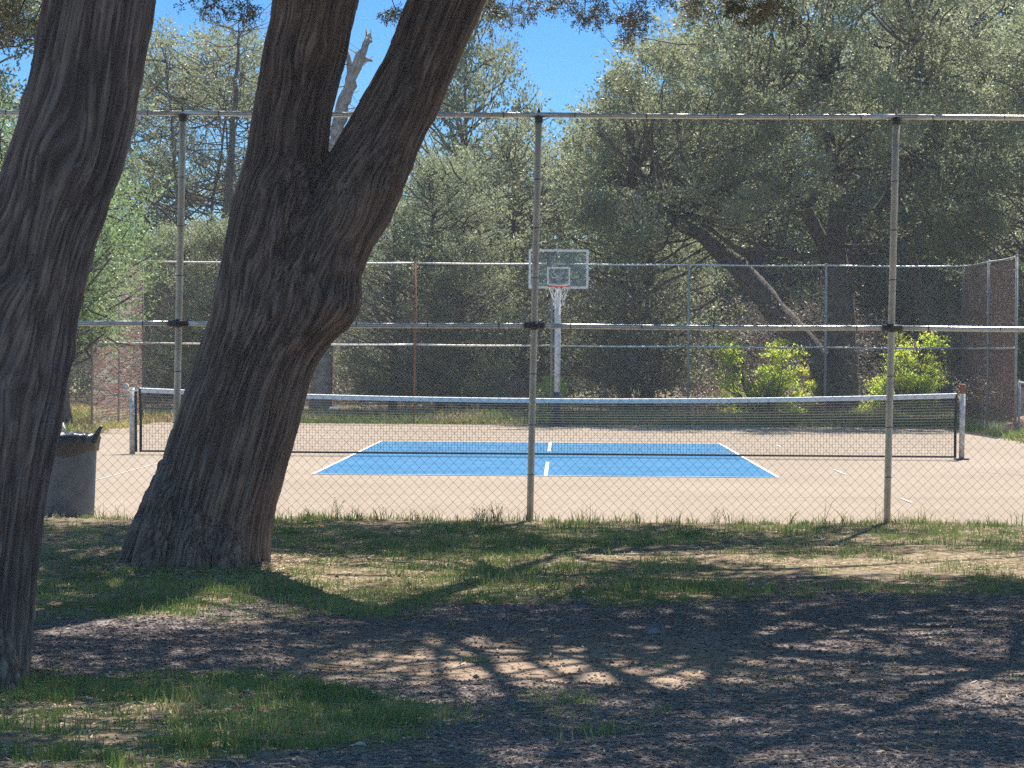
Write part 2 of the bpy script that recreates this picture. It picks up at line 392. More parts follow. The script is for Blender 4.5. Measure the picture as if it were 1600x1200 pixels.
# stones
x, y = scatter(210000, 9.2, 19.0)
g, dz = zones(x, y)
keep = rs.rand(len(x)) < np.clip(1.0 - g * .93, 0, 1) * (1 - .80 * dz) * (.35 + .9 * fbm(x * 1.1, y * 1.1, 0, 21))
x, y = x[keep], y[keep]; n = len(x)
sz = .004 + .009 * rs.rand(n) ** 3.0 + .016 * (rs.rand(n) < .006)
o6 = np.array([(1, 0, 0), (-.5, .87, 0), (-.5, -.87, 0), (.15, .1, .8), (-.1, -.1, -.8), (.6, -.75, .1)])
o6f = np.array([(0, 1, 3), (1, 2, 3), (2, 5, 3), (5, 0, 3), (1, 0, 4), (2, 1, 4), (5, 2, 4), (0, 5, 4)])
V = o6[None] * (1 + .35 * (rs.rand(n, 6, 1) - .5)) * sz[:, None, None] * np.array([1, 1, .62])
a = rs.rand(n) * 6.28; ca, sa = np.cos(a)[:, None], np.sin(a)[:, None]
V = np.stack([V[..., 0] * ca - V[..., 1] * sa, V[..., 0] * sa + V[..., 1] * ca, V[..., 2]], -1)
V += np.stack([x, y, ground_z(x, y) + sz * .28], -1)[:, None]
mb = MB(); mb.add(V, t=(o6f[None] + (np.arange(n) * 6)[:, None, None]), tint=np.repeat(np.clip(rs.normal(.42, .2, n), 0, 1), 6))
tag(mb.build('gravel', M_gravel), 'loose grey crushed gravel strewn over the shaded driveway', 'gravel', kind='stuff')

def blades(x, y, h, wd, tint, lean=.45, z=None):
    n = len(x); a = rs.rand(n) * 6.283; l = np.abs(rs.normal(0, lean, n)) * h
    bz = (ground_z(x, y) if z is None else z) - .005
    dx, dy = np.cos(a), np.sin(a); b2 = rs.rand(n) * 6.283; sx, sy = np.cos(b2) * wd / 2, np.sin(b2) * wd / 2
    P = np.zeros((n, 5, 3))
    P[:, 0] = np.stack([x - sx, y - sy, bz], -1); P[:, 1] = np.stack([x + sx, y + sy, bz], -1)
    mx, my, mz = x + dx * l * .35, y + dy * l * .35, bz + h * .6
    P[:, 2] = np.stack([mx + sx * .75, my + sy * .75, mz], -1); P[:, 3] = np.stack([mx - sx * .75, my - sy * .75, mz], -1)
    P[:, 4] = np.stack([x + dx * l, y + dy * l, bz + h * (1 - .25 * np.clip(l / h, 0, 1.5))], -1)
    idx = (np.arange(n) * 5)[:, None]
    return P.reshape(-1, 3), idx + np.array([0, 1, 2, 3]), idx + np.array([3, 2, 4]), np.repeat(tint, 5)
def tufts(x, y, per, rad, h, wd, tint, jt=.12, lean=.45):
    n = len(x); k = np.maximum(1, rs.poisson(per, n)); idx = np.repeat(np.arange(n), k)
    bx = x[idx] + rs.normal(0, 1, len(idx)) * rad[idx]; by = y[idx] + rs.normal(0, 1, len(idx)) * rad[idx]
    hh = h[idx] * rs.uniform(.5, 1.15, len(idx)); tt = np.clip(tint[idx] + rs.normal(0, jt, len(idx)), 0, 1)
    return blades(bx, by, hh, np.full(len(idx), wd) * rs.uniform(.7, 1.4, len(idx)), tt, lean)
mb = MB()
x, y = scatter(26000, 9.8, 24.0, .21, .6)
g, dz = zones(x, y); u, v = uv_of(x, y)
patch = fbm(x * .9, y * .9, 0, 31); px = 800 + FPX * x / y
lush = np.interp(px, [0, 700, 1000, 1600], [.90, .86, .70, .66])
isl = y < 15
dens = g * np.clip((patch - .5) * 5 + lush + .75 * isl, .04, 1.2) * (v < VN + .12)
dens = np.maximum(dens, .004 * (1 - g))
k = rs.rand(len(x)) < dens * np.where(isl, .95, .62)
x, y, v, isl, patch = x[k], y[k], v[k], isl[k], patch[k]
hh = .022 + .045 * fbm(x * 2, y * 2, 0, 41) * (1 + .3 * rs.rand(len(x))) + .015 * sstep(VN - .7, VN - .1, v) * rs.rand(len(x))
P, q, t, tt = tufts(x, y, 13, np.full(len(x), .042), hh * rs.choice([.8, 1.0, 1.7], len(x), p=[.45, .4, .15]), .0048, np.clip(.25 + .6 * vnoise(x * 2.2, y * 2.2, 0, 8) + .35 * (rs.rand(len(x)) < .1), 0, 1))
mb.add(P, q, t, tint=tt)
# single bright tufts standing in the gravel
for (px_, py_, n_, r_, h_) in ((908, 1088, 60, .05, .06), (860, 1080, 120, .10, .05), (870, 1104, 90, .08, .04), (940, 1134, 130, .09, .06), (282, 1164, 130, .06, .10), (655, 1112, 260, .13, .085), (850, 1086, 60, .08, .03),
                               (640, 948, 120, .12, .07), (1130, 925, 120, .12, .09), (1340, 928, 80, .10, .08), (1420, 932, 60, .06, .08), (715, 915, 120, .10, .10), (1560, 878, 160, .14, .10)):
    p = at(px_, py_, CAM_Z * FPX / (py_ - 552 - .0066 * (px_ - 800)) * .985)
    bx = p.x + rs.normal(0, 1, n_) * r_; by = p.y + rs.normal(0, 1, n_) * r_ * 1.3
    P, q, t, tt = blades(bx, by, h_ * rs.uniform(.5, 1.2, n_), np.full(n_, .0045), np.clip(rs.normal(.7, .1, n_), 0, 1), .6)
    mb.add(P, q, t, tint=tt)
tag(mb.build('grass', M_grass), 'patchy green grass growing on the bank and the turf island', 'grass', kind='stuff')

# litter
x, y = scatter(70000, 9.6, 24.0, .205, .6); g, dz = zones(x, y); u, v = uv_of(x, y)
k = rs.rand(len(x)) < (g * .9 + .10) * (v < VN + .25) * np.clip(fbm(x * 1.4, y * 1.4, 0, 51) * 2.2 - .5, .08, 1)
x, y = x[k], y[k]
for cx_, cy_, rr_, n_ in ((-2.26, 19.9, .85, 5200), (-3.0, 13.1, .6, 2600)):
    aa = rs.rand(n_) * 6.28; r_ = rr_ * (.55 + .75 * rs.rand(n_) ** 1.5); x = np.append(x, cx_ + r_ * np.cos(aa)); y = np.append(y, cy_ + r_ * np.sin(aa))
n = len(x)
a = rs.rand(n) * 6.28; L_ = rs.uniform(.008, .035, n); W_ = rs.uniform(.002, .008, n)
dx, dy = np.cos(a) * L_, np.sin(a) * L_; sx, sy = -np.sin(a) * W_, np.cos(a) * W_
z = ground_z(x, y) + .004; dzz = rs.uniform(0, .012, n)
P = np.stack([np.stack([x - dx, y - dy, z], -1), np.stack([x + sx, y + sy, z + .004], -1), np.stack([x + dx, y + dy, z + dzz], -1), np.stack([x - sx, y - sy, z + .002], -1)], 1)
mb = MB(); mb.add(P, (np.arange(n) * 4)[:, None] + np.arange(4), tint=np.repeat(rs.rand(n), 4))
tag(mb.build('leaf_litter', M_straw), 'dry straw and dead needles scattered between the grass', 'leaf litter', kind='stuff')

mb = MB()
for _ in range(520):
    y_ = rs.uniform(10.2, 23.6); x_ = rs.uniform(-1, 1) * (y_ * .2 + .4); a = rs.rand() * 6.28; l = rs.uniform(.04, .22); c_ = rs.normal(0, .25)
    P_ = [(x_ + math.cos(a + c_ * t) * l * t, y_ + math.sin(a + c_ * t) * l * t) for t in (0, .5, 1)]
    mb.tube([(p_[0], p_[1], float(ground_z(p_[0], p_[1])) + .008 + .006 * rs.rand()) for p_ in P_], [.004, .0035, .002], 4, tint=rs.rand() * .6)
tag(mb.build('fallen_twigs', M_straw), 'small dry twigs fallen on the gravel and grass', 'twigs', kind='stuff')
# weeds along the foot of the near fence
mb = MB()
n = 420; u = rs.uniform(-5.5, 6.5, n); x = np.array([court(a_, VN - .05 + .12 * rs.randn()).x for a_ in u]); y = np.array([court(a_, VN - .05 + .1 * rs.randn()).y for a_ in u])
k = fbm(x * 1.3, y, 0, 61) > .44; x, y = x[k], y[k]
P, q, t, tt = tufts(x, y, 7, np.full(len(x), .03), .05 + .14 * rs.rand(len(x)) ** 2.2, .0055, np.clip(rs.normal(.45, .25, len(x)), 0, 1), .1, .4)
mb.add(P, q, t, tint=tt)
for (px_, h_, dens_) in ((523, .20, 6), (560, .09, 6), (598, .13, 5), (655, .10, 5), (752, .15, 14), (775, .20, 10), (1120, .16, 6), (1235, .12, 6), (1315, .13, 6), (1290, .22, 2), (1135, .15, 3), (485, .12, 5)):
    p = at(px_, 812, 23.72); p.z = float(ground_z(p.x, p.y))
    for j in range(dens_):
        a = rs.rand() * 6.28; l = rs.uniform(.02, .09); h1 = h_ * rs.uniform(.5, 1.0)
        tip = np.array([p.x + math.cos(a) * l, p.y + math.sin(a) * l, p.z + h1])
        base = np.array([p.x + rs.normal(0, .02), p.y, p.z - .01]); mid = base * .5 + tip * .5 + [0, 0, .015]
        mb.tube([base, mid, tip], [.0028, .0022, .001], 3, tint=.55 + .4 * rs.rand())
        for q_ in range(5):
            f = rs.uniform(.35, 1); c = base + (tip - base) * f; d = rs.normal(0, 1, 3); d /= np.linalg.norm(d); s_ = np.cross(d, [0, 0, 1.]) * .006; ll = rs.uniform(.015, .035)
            mb.add([c, c + d * ll * .5 + s_, c + d * ll, c + d * ll * .5 - s_], [(0, 1, 2, 3)], tint=rs.rand())
tag(mb.build('weeds', M_weed), 'ragged weeds and seed stems along the foot of the near fence', 'weeds', kind='stuff')

# fringe vegetation round the far side of the court
mb = MB()
n = 26000; u = rs.uniform(-16, 18, n); v = VF + rs.uniform(-.5, 5, n) - .3
sel = rs.rand(n) < .35; side = np.where(rs.rand(n) < .5, -1, 1)
u = np.where(sel, side * (UE + rs.uniform(-.55, 4, n)), u); v = np.where(sel, rs.uniform(4, VF, n), v)
x = NET0[0] + u * math.cos(YAW) + v * math.sin(YAW); y = NET0[1] - u * math.sin(YAW) + v * math.cos(YAW)
inside = (np.abs(u) < UE - .2 - .35 * fbm(v * .8, u * 0, 0, 71)) & (v < VF - .25 - .3 * fbm(u * .8, 0, 0, 72)); k = ~inside
x, y, u = x[k], y[k], u[k]
hh = .10 + .28 * fbm(x * .7, y * .7, 0, 73) ** 2 + .10 * rs.rand(len(x))
z = np.maximum(ground_z(x, y), -.02)
n = len(x); P, q, t, tt = tufts(x, y, 4, np.full(n, .07), hh, .03, np.clip(.25 + .7 * vnoise(x * .8, y * .8, 0, 75) + .25 * (u < -8), 0, 1), .12, .5)
mb.add(P, q, t, tint=tt)
tag(mb.build('undergrowth', M_weed), 'low green and straw-coloured undergrowth bordering the far end of the court', 'undergrowth', kind='stuff')

# ------------------------------------------------------------------ chain link fences
def link_mesh(W, H, z0, shear=0.0, d=.0425, r=.0021, n=3):
    m_ = MB(); nk = int(round((H) / d)); ni = int(round(W / d)); dd = W / ni; dz = H / nk
    k = np.arange(nk + 1)
    for i in range(ni):
        odd = (k + i) % 2
        xx = i * dd + dd * odd; zz = z0 + k * dz; yy = np.where(odd, .0028, -.0028)
        m_.tube(np.stack([xx + shear * (zz - 1.6), yy, zz], -1), r, n, caps=False)
    return m_
def fence_span(p0, p1): return (p1 - p0).length, math.atan2(p1.y - p0.y, p1.x - p0.x)
def rail(m_, p0, p1, r, wob=0.0, n=10, segs=10):
    P = []
    for k in range(segs + 1):
        f = k / segs; p = p0.lerp(p1, f); P.append((p.x, p.y, p.z - wob * math.sin(math.pi * f)))
    m_.tube(P, r, n)
# near fence
nf = empty('chain_link_fence', court(0, VN), 'tall galvanised chain-link fence across the near end of the court with two rails', 'fence', 'chain-link fences')
LEAN = .0155
panel = link_mesh(PITCHP + .01, 3.52, .10, LEAN, r=.0018)
pm = panel.mesh('mesh_panel', M_wire)
postm = MB()
H = 3.66
us = [-9.24 + PITCHP * k for k in range(7)]
def at_local(o, p): return Vector(p) - o.location
def shear_post(m_, x, y, z0, z1, r, n=14):
    m_.tube([(x + LEAN * (z - 1.6), y, z) for z in np.linspace(z0, z1, 6)], r, n)
for k, u in enumerate(us):
    # post, cap and ties
    b_ = court(u, VN) - nf.location
    m_ = MB(); shear_post(m_, b_.x, b_.y + .035, -.1, H - .05, .030)
    po = m_.build('post', M_post, nf, True)
    m_ = MB(); xt = b_.x + LEAN * (H - 1.6)
    m_.tube([(xt, b_.y + .035, H - .07), (xt, b_.y + .035, H - .02), (xt, b_.y + .035, H + .005), (xt, b_.y + .035, H + .06)], [.036, .036, .018, .004], 10)
    m_.build('post_cap', M_dark, po, True)
    m_ = MB()
    for zt in (.55, .98, 1.42, 2.25, 2.68, 3.1):
        xz = b_.x + LEAN * (zt - 1.6)
        m_ = MB(); m_.tube([(xz - .034, b_.y + .0, zt), (xz - .02, b_.y - .004, zt + .003), (xz + .02, b_.y - .004, zt + .005), (xz + .034, b_.y + .0, zt)], .0035, 5)
        m_.build('tie_wire', M_dark, po)
    m_ = MB(); xz = b_.x + LEAN * (1.84 - 1.6)
    m_.tube([(xz, b_.y + .035, 1.805), (xz, b_.y + .035, 1.875)], [.037, .037], 14)
    m_.tube([(xz - .085, b_.y - .005, 1.842), (xz + .085, b_.y - .005, 1.838)], .0285, 12)
    m_.build('brace_band', M_dark, po, True)
    if k < 6:
        o = part('mesh_panel', pm, nf); o.location = b_ + Vector((0, -.012, 0)); o.rotation_euler.z = -YAW
for (z_, nm, wob) in ((H, 'top_rail', .006), (1.84, 'middle_rail', .008)):
    for k in range(6):
        a = court(us[k], VN) - nf.location; c = court(us[k + 1], VN) - nf.location
        dx = LEAN * (z_ - 1.6); off = -.002 if z_ < 3 else .035
        a = Vector((a.x + dx, a.y + off, z_)); c = Vector((c.x + dx, c.y + off, z_))
        m_ = MB(); rail(m_, a, c, .0235, wob); m_.build(nm, M_steel, nf, True)
m_ = MB()
for k in range(6):
    for j in range(5):
        for z_ in (H, 1.84):
            p = court(us[k] + (j + .5) * PITCHP / 5, VN) - nf.location
            off = -.002 if z_ < 3 else .035
            m_.tube([(p.x + LEAN * (z_ - 1.6), p.y + off, z_ - .003), (p.x + .007 + LEAN * (z_ - 1.6), p.y + off, z_ - .003)], .0265, 8)
o_ = m_.build('rail_tie', M_dark, nf); o_['kind'] = 'stuff'

# far fence (thin posts, one rusty) and the tall returns at its corners
def plain_fence(pts, H, label, name='chain_link_fence', rails=(1.78,), post_r=.028, rusty=(), screen=None, mats=M_steel, panelmesh=None, z0=.05, gapcols=None):
    o0 = empty(name, pts[0], label, 'fence', 'chain-link fences')
    for k, p in enumerate(pts):
        l = p - o0.location; m_ = MB(); m_.tube([(l.x, l.y, -.1), (l.x, l.y, H + .02)], post_r, 10); m_.tube([(l.x, l.y, H), (l.x, l.y, H + .05)], [post_r * 1.2, post_r * .7], 8)
        po = m_.build('post', M_rust if k in rusty else M_farpost, o0, True)
        if k in rusty: po['label'] = 'rusty brown post'
    for k in range(len(pts) - 1):
        a, c = pts[k] - o0.location, pts[k + 1] - o0.location
        for z_ in (H,) + tuple(rails):
            m_ = MB(); rail(m_, Vector((a.x, a.y, z_)), Vector((c.x, c.y, z_)), .021, .015, 8, 6); m_.build('top_rail' if z_ == H else 'middle_rail', mats, o0, True)
        if panelmesh:
            o = part('mesh_panel', panelmesh, o0); o.location = a; o.rotation_euler.z = math.atan2(c.y - a.y, c.x - a.x)
    return o0
farpanel = link_mesh(PITCHP, 3.5, .06, 0, r=.0017).mesh('mesh_panel', M_wire)
HF = 3.62
plain_fence([court(u, VF) for u in us], HF, 'long chain-link fence closing the far end of the court behind the hoop', rusty=(2,), panelmesh=farpanel)
lowpanel = link_mesh(PITCHP, 1.0, .06, 0, r=.0017).mesh('mesh_panel', M_wire)
def screen_part(par, p0, p1, z0, z1, seed, ragged=0.):
    """woven windscreen: horizontal slats of brown fabric tape hung on the mesh, torn in places"""
    r2 = np.random.RandomState(seed); m_ = MB(); a, c = p0 - par.location, p1 - par.location
    d = (c - a); L__ = d.length; d.normalize(); nrm = Vector((-d.y, d.x, 0))
    zz = z0; pit = .040 if ragged < .3 else .034
    while zz < z1:
        nseg = 10 if ragged < .29 else 2
        for s_ in range(nseg):
            f0, f1 = s_ / nseg, (s_ + 1.02) / nseg
            if r2.rand() < ragged * (.25 + .6 * (zz - z0) / (z1 - z0)): continue
            j = r2.normal(0, .004 if ragged < .3 else .012); w_ = .034 if ragged < .3 else .010 + .014 * r2.rand()
            q0 = a + d * L__ * f0 + nrm * (.012 + j); q1 = a + d * L__ * f1 + nrm * (.012 - j)
            m_.add([(q0.x, q0.y, zz), (q1.x, q1.y, zz + j * 2), (q1.x, q1.y, zz + w_ + j * 2), (q0.x, q0.y, zz + w_)], [(0, 1, 2, 3)])
        zz += pit
    return m_.build('windscreen', M_screen, par)
rp = [court(UE + .09 * k, VF - PITCHP * k) for k in range(3)]
rf = plain_fence(rp, HF, 'tall chain-link fence return at the right far corner covered with a brown windscreen', panelmesh=farpanel)
for k in range(2): screen_part(rf, rp[k], rp[k + 1], .25, HF - .05, 5 + k, .0 if k else .15)
lp = [court(-UE - .04 * k, VF - PITCHP * k) for k in range(3)]
lf = plain_fence(lp, HF, 'tall chain-link fence return at the left far corner with torn reddish windscreen', panelmesh=farpanel)
for k in range(2): screen_part(lf, lp[k], lp[k + 1], .15, HF - .05, 15 + k, .3 if k == 0 else .38)
p2 = rp[2]
plain_fence([Vector((p2.x + .05 + .03 * k, p2.y - .1 - PITCHP * k, 0)) for k in range(9)], 1.08, 'low chain-link side fence running toward the camera beyond the right edge of the court', panelmesh=lowpanel, rails=())

# ------------------------------------------------------------------ tennis net
net = empty('tennis_net', court(0, 0), 'black tennis net with white top tape strung between two pale posts across the court', 'net')
HWN = 6.42
def top_z(u): return 1.02 - .125 * (1 - (u / HWN) ** 2) ** 1.0 * (1.0)
def nl(u, v, z): return court(u, v, z) - net.location
m_ = MB(); e0, e1 = -HWN + .13, HWN - .10
uu = np.arange(e0, e1, .046); nz = 21
def P3(u, v, z): p = nl(u, v, z); return (p.x, p.y, p.z)
for u in uu: m_.tube([P3(u, 0, .05), P3(u, .004, .5), P3(u, 0, top_z(u) - .03)], .0021, 3, False)
segs = np.linspace(e0, e1, 29)
for j in range(nz):
    f = j / nz
    m_.tube([P3(u, .001, .05 + f * (top_z(u) - .05)) for u in segs], .0021, 3, False)
for j in range(11):   # the upper part is double-braided
    f = .5 + (j + .5) / 22
    m_.tube([P3(u, .014, .05 + f * (top_z(u) - .05)) for u in segs], .0030, 3, False)
for u in uu + .023: m_.tube([P3(u, .014, .05 + .48 * top_z(u)), P3(u, .014, top_z(u) - .03)], .0024, 3, False)
tag(m_.build('netting', M_netdark, net), 'black netting, doubled in its upper half')
m_ = MB(); T = np.linspace(e0 - .02, e1 + .02, 60)
V = []
for u in T:
    z = top_z(u)
    for (dy, dz_) in ((-.012, -.062), (-.014, 0), (0, .012), (.014, 0), (.012, -.062)): V.append(P3(u, dy, z + dz_))
q = [(i * 5 + j, i * 5 + j + 1, i * 5 + j + 6, i * 5 + j + 5) for i in range(59) for j in range(4)]
m_.add(V, q); m_.build('top_tape', M_tape, net, True)
m_ = MB(); m_.box((0, 0, 0), (.001, .001, .001))
m_ = MB()
for i in range(28):
    a, c = segs[i], segs[i + 1]; m_.tube([P3(a, -.004, .045), P3(c, -.004, .045)], .016, 5, False)
m_.build('bottom_band', M_netdark, net)
for u in (e0, e1):
    m_ = MB(); s = 1 if u > 0 else -1
    m_.tube([P3(u + s * .015, 0, top_z(u)), P3(u + s * .0, 0, .5), P3(u - s * .0, 0, .03)], .022, 8)
    m_.build('side_band', M_netdark, net)
for s in (-1, 1):
    m_ = MB(); hp = 1.16 if s > 0 else 1.03
    m_.tube([P3(s * HWN, 0, -.05), P3(s * (HWN + .01), 0, hp)], .043, 16)
    po = m_.build('net_post', M_paintpost, net, True)
    if s > 0:
        m_ = MB(); m_.tube([P3(s * (HWN + .01), 0, hp - .14), P3(s * (HWN + .01), 0, hp), P3(s * (HWN + .01), 0, hp + .012)], [.048, .048, .03], 14); m_.build('post_cap', M_rust, po, True)
        m_ = MB(); m_.box(P3(s * (HWN), -.0, .015), (.22, .16, .02)); m_.build('base_plate', M_dark, po)
    else:
        m_ = MB(); m_.tube([P3(-HWN - .11, -.03, 1.05), P3(-HWN - .11, .03, 1.05)], .045, 14); m_.tube([P3(-HWN - .12, 0, 1.03), P3(-HWN - .02, 0, .88)], .022, 8)
        m_.tube([P3(-HWN - .03, -.045, .98), P3(-HWN + .09, -.045, .98)], .012, 8)
        m_.build('winch', M_paintpost, po, True)
        m_ = MB(); m_.tube([P3(-HWN + .06, 0, .03), P3(-HWN + .045, 0, 1.0)], .02, 8); m_.build('tension_bar', M_netdark, po)
    m_ = MB(); m_.tube([P3(s * HWN, 0, 1.0), P3(s * (HWN - .15), 0, top_z(e1) + .004)], .006, 6); m_.build('cable', M_steel, net)
m_ = MB(); pz = at(522, 637, 42.55); m_.box(tuple(pz - net.location), (.13, .008, .03)); m_.build('maker_tag', M_white, net)

# ------------------------------------------------------------------ basketball hoop
hp = at(871, 560, 60.5); hoop = empty('basketball_hoop', (hp.x, 60.5, 0), 'basketball hoop with clear white-framed backboard on a worn white pole', 'basketball hoop')
m_ = MB(); m_.tube([(0, 0, -.1), (0, 0, 3.1)], .066, 16); m_.build('pole', M_polew, hoop, True)
m_ = MB(); m_.tube([(0, 0, .0), (0, 0, .75)], .082, 16); m_.box((-.02, 0, .03), (.36, .36, .05)); m_.build('pole_sleeve', mat_noise('dark_blue_pad', (.03, .045, .07), (.05, .07, .1), 8, rough=.7), hoop, True)
BB = -.75
m_ = MB()
for s in (-1, 1):
    m_.tube([(s * .05, .05, 2.95), (s * .16, BB + .07, 3.25)], .02, 8); m_.tube([(s * .05, .05, 3.12), (s * .235, BB + .06, 3.72)], .02, 8)
    m_.tube([(s * .235, BB + .05, 3.05), (s * .235, BB + .05, 3.82)], .018, 8)
m_.tube([(-.16, BB + .06, 3.22), (.16, BB + .06, 3.22)], .03, 8)
m_.build('support_arm', M_dark, hoop)
m_ = MB(); bw, b0, b1 = 1.30, 3.01, 3.86; t_ = .048
bc = (b0 + b1) / 2
m_.box((0, BB, b1 - t_ / 2), (bw, .035, t_)); m_.box((0, BB, b0 + t_ / 2), (bw, .035, t_))
for s in (-1, 1): m_.box((s * (bw - t_) / 2, BB, bc), (t_, .034, b1 - b0 - 2 * t_))
bf = m_.build('backboard_frame', M_white, hoop)
mg, N, L, b = new_mat('clear_acrylic')
gl = N.new('ShaderNodeBsdfTransparent'); gl.inputs[0].default_value = (.80, .84, .86, 1)
g2 = N.new('ShaderNodeBsdfGlossy'); g2.inputs['Roughness'].default_value = .08; df = N.new('ShaderNodeBsdfDiffuse'); df.inputs[0].default_value = (.5, .53, .55, 1)
m1 = N.new('ShaderNodeMixShader'); m1.inputs[0].default_value = .06; m2 = N.new('ShaderNodeMixShader'); m2.inputs[0].default_value = .05
L.new(gl.outputs[0], m1.inputs[1]); L.new(df.outputs[0], m1.inputs[2]); L.new(m1.outputs[0], m2.inputs[1]); L.new(g2.outputs[0], m2.inputs[2]); L.new(m2.outputs[0], N['Material Output'].inputs[0])
m_ = MB(); m_.box((0, BB, bc), (bw - 2 * t_, .012, b1 - b0 - 2 * t_)); m_.build('backboard_pane', mg, hoop)
m_ = MB(); sw, s0, s1, t2 = .50, 3.10, 3.46, .035
m_.box((0, BB - .010, s1), (sw, .008, t2)); m_.box((0, BB - .010, s0), (sw, .008, t2))
for s in (-1, 1): m_.box((s * (sw - t2) / 2, BB - .010, (s0 + s1) / 2), (t2, .008, s1 - s0 - t2))
m_.build('target_square', M_white, hoop)
m_ = MB(); m_.box((0, BB + .05, 3.24), (.12, .05, .10))
for s in (-1, 1): m_.box((s * .07, BB + .05, 3.32), (.03, .03, .17), Matrix.Rotation(s * .8, 4, 'Y'))
m_.build('mounting_bracket', M_polew, hoop)
RC = (0, BB - .36, 3.05)
m_ = MB(); th = np.linspace(0, 2 * math.pi, 33)
m_.tube([(RC[0] + .228 * math.cos(a), RC[1] + .228 * math.sin(a), RC[2]) for a in th], .011, 8)
m_.box((0, BB - .075, 3.05), (.17, .13, .05)); m_.build('rim', M_red, hoop, True)
m_ = MB(); nn = 12
prof = [(.228, 0), (.19, -.11), (.15, -.22), (.125, -.32), (.118, -.42)]
for k in range(nn):
    for s in (-1, 1):
        m_.tube([(RC[0] + r * math.cos((k + s * .5 * j) * 2 * math.pi / nn), RC[1] + r * math.sin((k + s * .5 * j) * 2 * math.pi / nn), RC[2] + z) for j, (r, z) in enumerate(prof)], .0065, 4, False)
m_.build('net', M_rope, hoop)

# ------------------------------------------------------------------ rubbish bin
tb = at(104, 815, 26.3); bin_ = empty('trash_can', (tb.x, 26.3, 0), 'grey plastic trash can with black liner bag standing inside the fence', 'trash can')
m_ = MB(); m_.lathe([(0, .005), (.255, .005), (.262, .03), (.285, .72), (.287, .76), (.272, .765), (.27, .6), (0, .6)], 48); m_.build('can_body', M_can, bin_, True)
r3 = np.random.RandomState(3); n = 72; th = np.arange(n) * 2 * math.pi / n
prof = [(.283, .62), (.297, .64), (.305, .70), (.312, .76), (.300, .80), (.27, .81), (.24, .77), (.15, .74), (.0, .735)]
V = []
for j, (r, z) in enumerate(prof):
    wr = (fbm(np.cos(th) * 5 + 9, np.sin(th) * 5 + 9, z * 6, 81) - .5)
    rr = r + wr * .045 * (0.2 if j in (0, 7, 8) else 1); zz = z + wr * .04 + (.03 * np.cos(th * 2) if j == 0 else 0)
    V.append(np.stack([rr * np.cos(th), rr * np.sin(th), zz], -1))
V = np.concatenate(V); i = np.arange(len(prof) - 1)[:, None] * n; j = np.arange(n)[None]
m_ = MB(); m_.add(V, np.stack([i + j, i + (j + 1) % n, i + n + (j + 1) % n, i + n + j], -1))
m_.build('bin_liner', M_bag, bin_, True)
m_ = MB(); m_.tube([(.24, -.12, .70), (.27, -.12, .74), (.305, -.12, .80), (.335, -.12, .86), (.35, -.12, .875)], [.04, .045, .03, .018, .014], 9); m_.build('bag_knot', M_bag, bin_, True)
m_ = MB(); m_.tube([(-.10, .05, .74), (-.09, .05, .86), (-.05, .05, .90), (-.02, .05, .80)], .012, 7); m_.build('bag_corner', M_rope, bin_, True)

# small things ---------------------------------------------------------
def rock(name, p, r, mat, label, seed, cat='rock', sq=.7):
    import bmesh
    bm = bmesh.new(); bmesh.ops.create_icosphere(bm, subdivisions=4, radius=1)
    co = np.array([v.co[:] for v in bm.verts]); n_ = fbm(co[:, 0] * 1.6 + 9, co[:, 1] * 1.6 + 9, co[:, 2] * 1.6 + 9, seed, 5)
    co = co * (0.6 + .8 * n_)[:, None] * r * np.array([1.2, 1, sq])
    for v, c in zip(bm.verts, co): v.co = c
    me = bpy.data.meshes.new(name); bm.to_mesh(me); bm.free(); me.materials.append(mat)
    o = bpy.data.objects.new(name, me); col.objects.link(o); o.location = p
    return tag(o, label, cat)
p = at(1600, 668, 57); rock('rock', (p.x, 57, .12), .33, M_rock, 'reddish sandstone rock in the weeds at the right edge beyond the court', 4)
p = at(786, 600, 70); rock('boulder', (p.x, 70, .6), .62, M_greyrock, 'grey rounded boulder in the brush behind the fence left of the hoop', 6, 'boulder', .9)
p = at(1018, 996, CAM_Z * FPX / (996 - 553)); rock('stone', (p.x, p.y, float(ground_z(p.x, p.y)) + .01), .035, M_greyrock, 'single pale stone lying on the sunlit gravel near the grass edge', 9, 'stone')
fl = at(1370, 652, 64.6); f0 = empty('marker_flag', (fl.x, 64.6, 0), 'small orange marker flag on a wire in the weeds beyond the far fence', 'flag')
m_ = MB(); m_.tube([(0, 0, 0), (0, 0, .42)], .004, 5); m_.build('wire_stake', M_steel, f0)
m_ = MB(); m_.box((.05, 0, .30), (.12, .006, .17)); m_.box((.105, .008, .28), (.05, .012, .10)); m_.build('flag_cloth', M_orange, f0)

